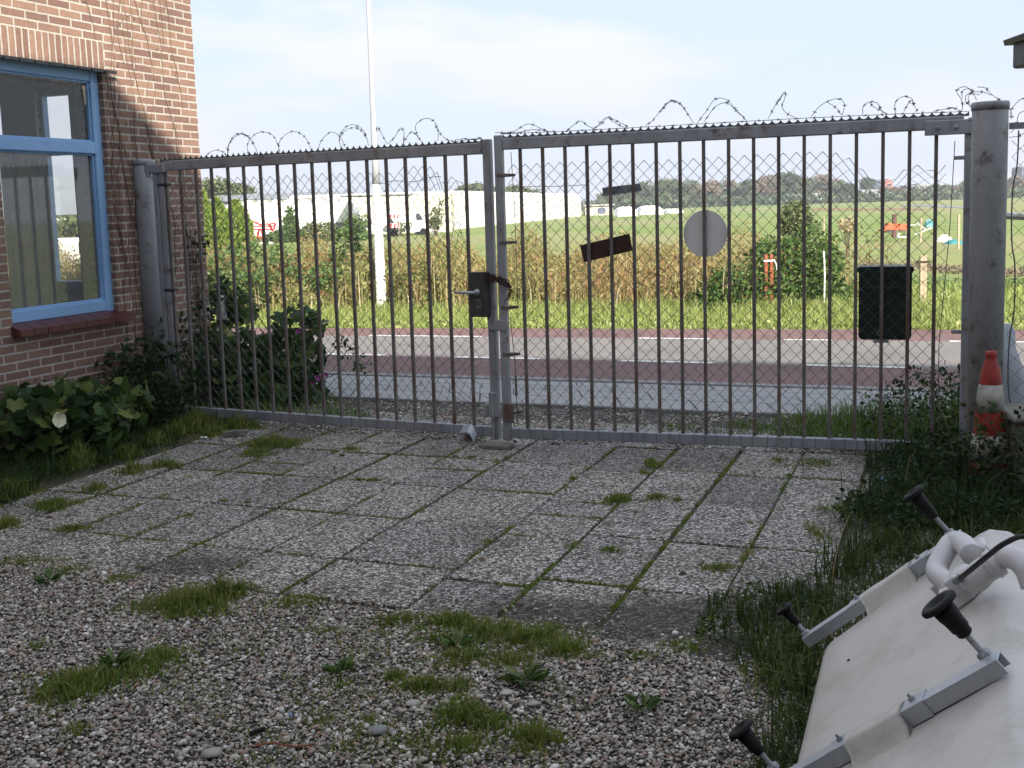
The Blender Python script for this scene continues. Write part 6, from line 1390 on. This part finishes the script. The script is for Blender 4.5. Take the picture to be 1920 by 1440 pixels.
def house_far(x0, x1, y0, Y, label):
    a, b = FP(x0, y0, Y), FP(x1, y0, Y); t = thing('white_house', ((a[0]+b[0])/2, Y, -.9), label, 'house', None); w = b[0]-a[0]; e = a[2]
    m = MB(); m.box(((a[0]+b[0])/2, Y+3, (e-.9)/2), (w, 6, e+.9)); m.build('wall', 'white_far', t)
    m = MB(); m.prism([(a[0]-.3, Y-.3, e), (a[0]-.3, Y+3, e+1.6), (a[0]-.3, Y+6.3, e)], (w+.6, 0, 0)); m.build('roof', 'flat_grey', t)
    m = MB(); m.box((a[0]+w*.3, Y-.02, e-1.2), (w*.2, .06, 1)); m.build('window', 'glass_dark', t)
for i, q in enumerate([(1621, 1650, 364, 408, 'long white bungalow under the dark tower'), (1528, 1542, 371, 408, 'small white house among the trees above the bramble'), (1560, 1568, 373, 408, 'tiny white house right of the small white one'), (1712, 1724, 370, 409, 'white house right of the pink tower'), (1672, 1682, 368, 409, 'small white house below the pink tower'), (1490, 1500, 372, 409, 'white house above the olive shrub')]): house_far(*q)
# objects seen through the house window: hedge, field fence, van, road-side
hx = thing('barn', (-30, 78, -.9), 'long grey barn with a pale fascia seen through the house window', 'barn')
m = MB(); m.box((-43, 82, .5), (36, 8, 2.8)); m.build('wall', 'cream', hx); m = MB(); m.prism([(-61, 77.6, 1.9), (-61, 82, 4.6), (-61, 86.4, 1.9)], (37, 0, 0)); m.build('roof', 'grey_roof', hx)
P = np.stack([-46+28*RNG.random(16000), 56+3*RNG.random(16000), -.9+2.5*RNG.random(16000)**.8], 1); ob = fastmesh('hedge', *leaves(P, .3, .6, .1, .5), 'tree_c'); tag(ob, 'long green hedge seen through the house window', 'hedge')
v_ = van(0, 48, 'white van seen through the house window before the hedge', 3.6, 1.7); v_.location.x = -18.6; v_.location.y = 48; v_.location.z = -.9
ff = thing('field_fence', (-9, 22, -.3), 'grey rail fence in the grass seen through the house window', 'fence')
for zz_ in (.18, .52, .86): m = MB(); m.bar((-16, 20.6, zz_-.3), (-7.2, 23.3, zz_-.3), .05, .07); m.build('rail', 'wood_pale', ff)
for k in range(4): m = MB(); x = -16+2.9*k; m.box((x, 20.6+(x+16)*.31+.06, .15), (.09, .09, 1.1)); m.build('post', 'wood_pale', ff)
# ================================================================== BUILDING BEHIND THE CAMERA (casts the shade over the yard)
m = MB(); bm0 = -2.5; zt_b = .70*(11.02-bm0)
c = M2*(bm0-4)+D2*8; wh = thing('warehouse', (c[0], c[1], 0), 'tall plain brick building behind the photographer', 'building')
A3 = ((D2[0], D2[1], 0), (M2[0], M2[1], 0), (0, 0, 1))
pf = [(-16, 0), (30, 0), (30, zt_b), (2.35, zt_b), (-.9, 4.9), (-16, 4.9)]
def pw(d_, m_, z): q = D2*d_+M2*m_; return (q[0], q[1], z)
m.prism([pw(d_, bm0, z) for d_, z in pf], (*( -M2*8), 0)); m.build('wall', 'brick', wh)
m = MB()
for (a_, b_) in ((2, 3), (3, 4), (4, 5)):
    p, q = pf[a_], pf[b_]; m.prism([pw(p[0], bm0, p[1]+.003), pw(q[0], bm0, q[1]+.003), pw(q[0], bm0, q[1]+.06), pw(p[0], bm0, p[1]+.06)], (*( -M2*8), 0))
m.build('roof', 'grey_roof', wh)
# ================================================================== AIR
HZ = True
if HZ:
    m = MB(); m.box((100, 450, 9.5), (3000, 2400, 25)); hz = m.build('haze', 'white_far'); hz.data.materials.clear()
    mm = bpy.data.materials.new('haze_air'); mm.use_nodes = True; t = mm.node_tree; t.nodes.remove(t.nodes['Principled BSDF'])
    pv = t.nodes.new('ShaderNodeVolumePrincipled'); pv.inputs['Color'].default_value = (.86, .90, 1, 1); pv.inputs['Density'].default_value = .0005; pv.inputs['Anisotropy'].default_value = .2
    t.links.new(pv.outputs[0], t.nodes['Material Output'].inputs['Volume']); hz.data.materials.append(mm); hz['kind'] = 'stuff'; hz['label'] = 'thin pale haze that fades the far trees and buildings'
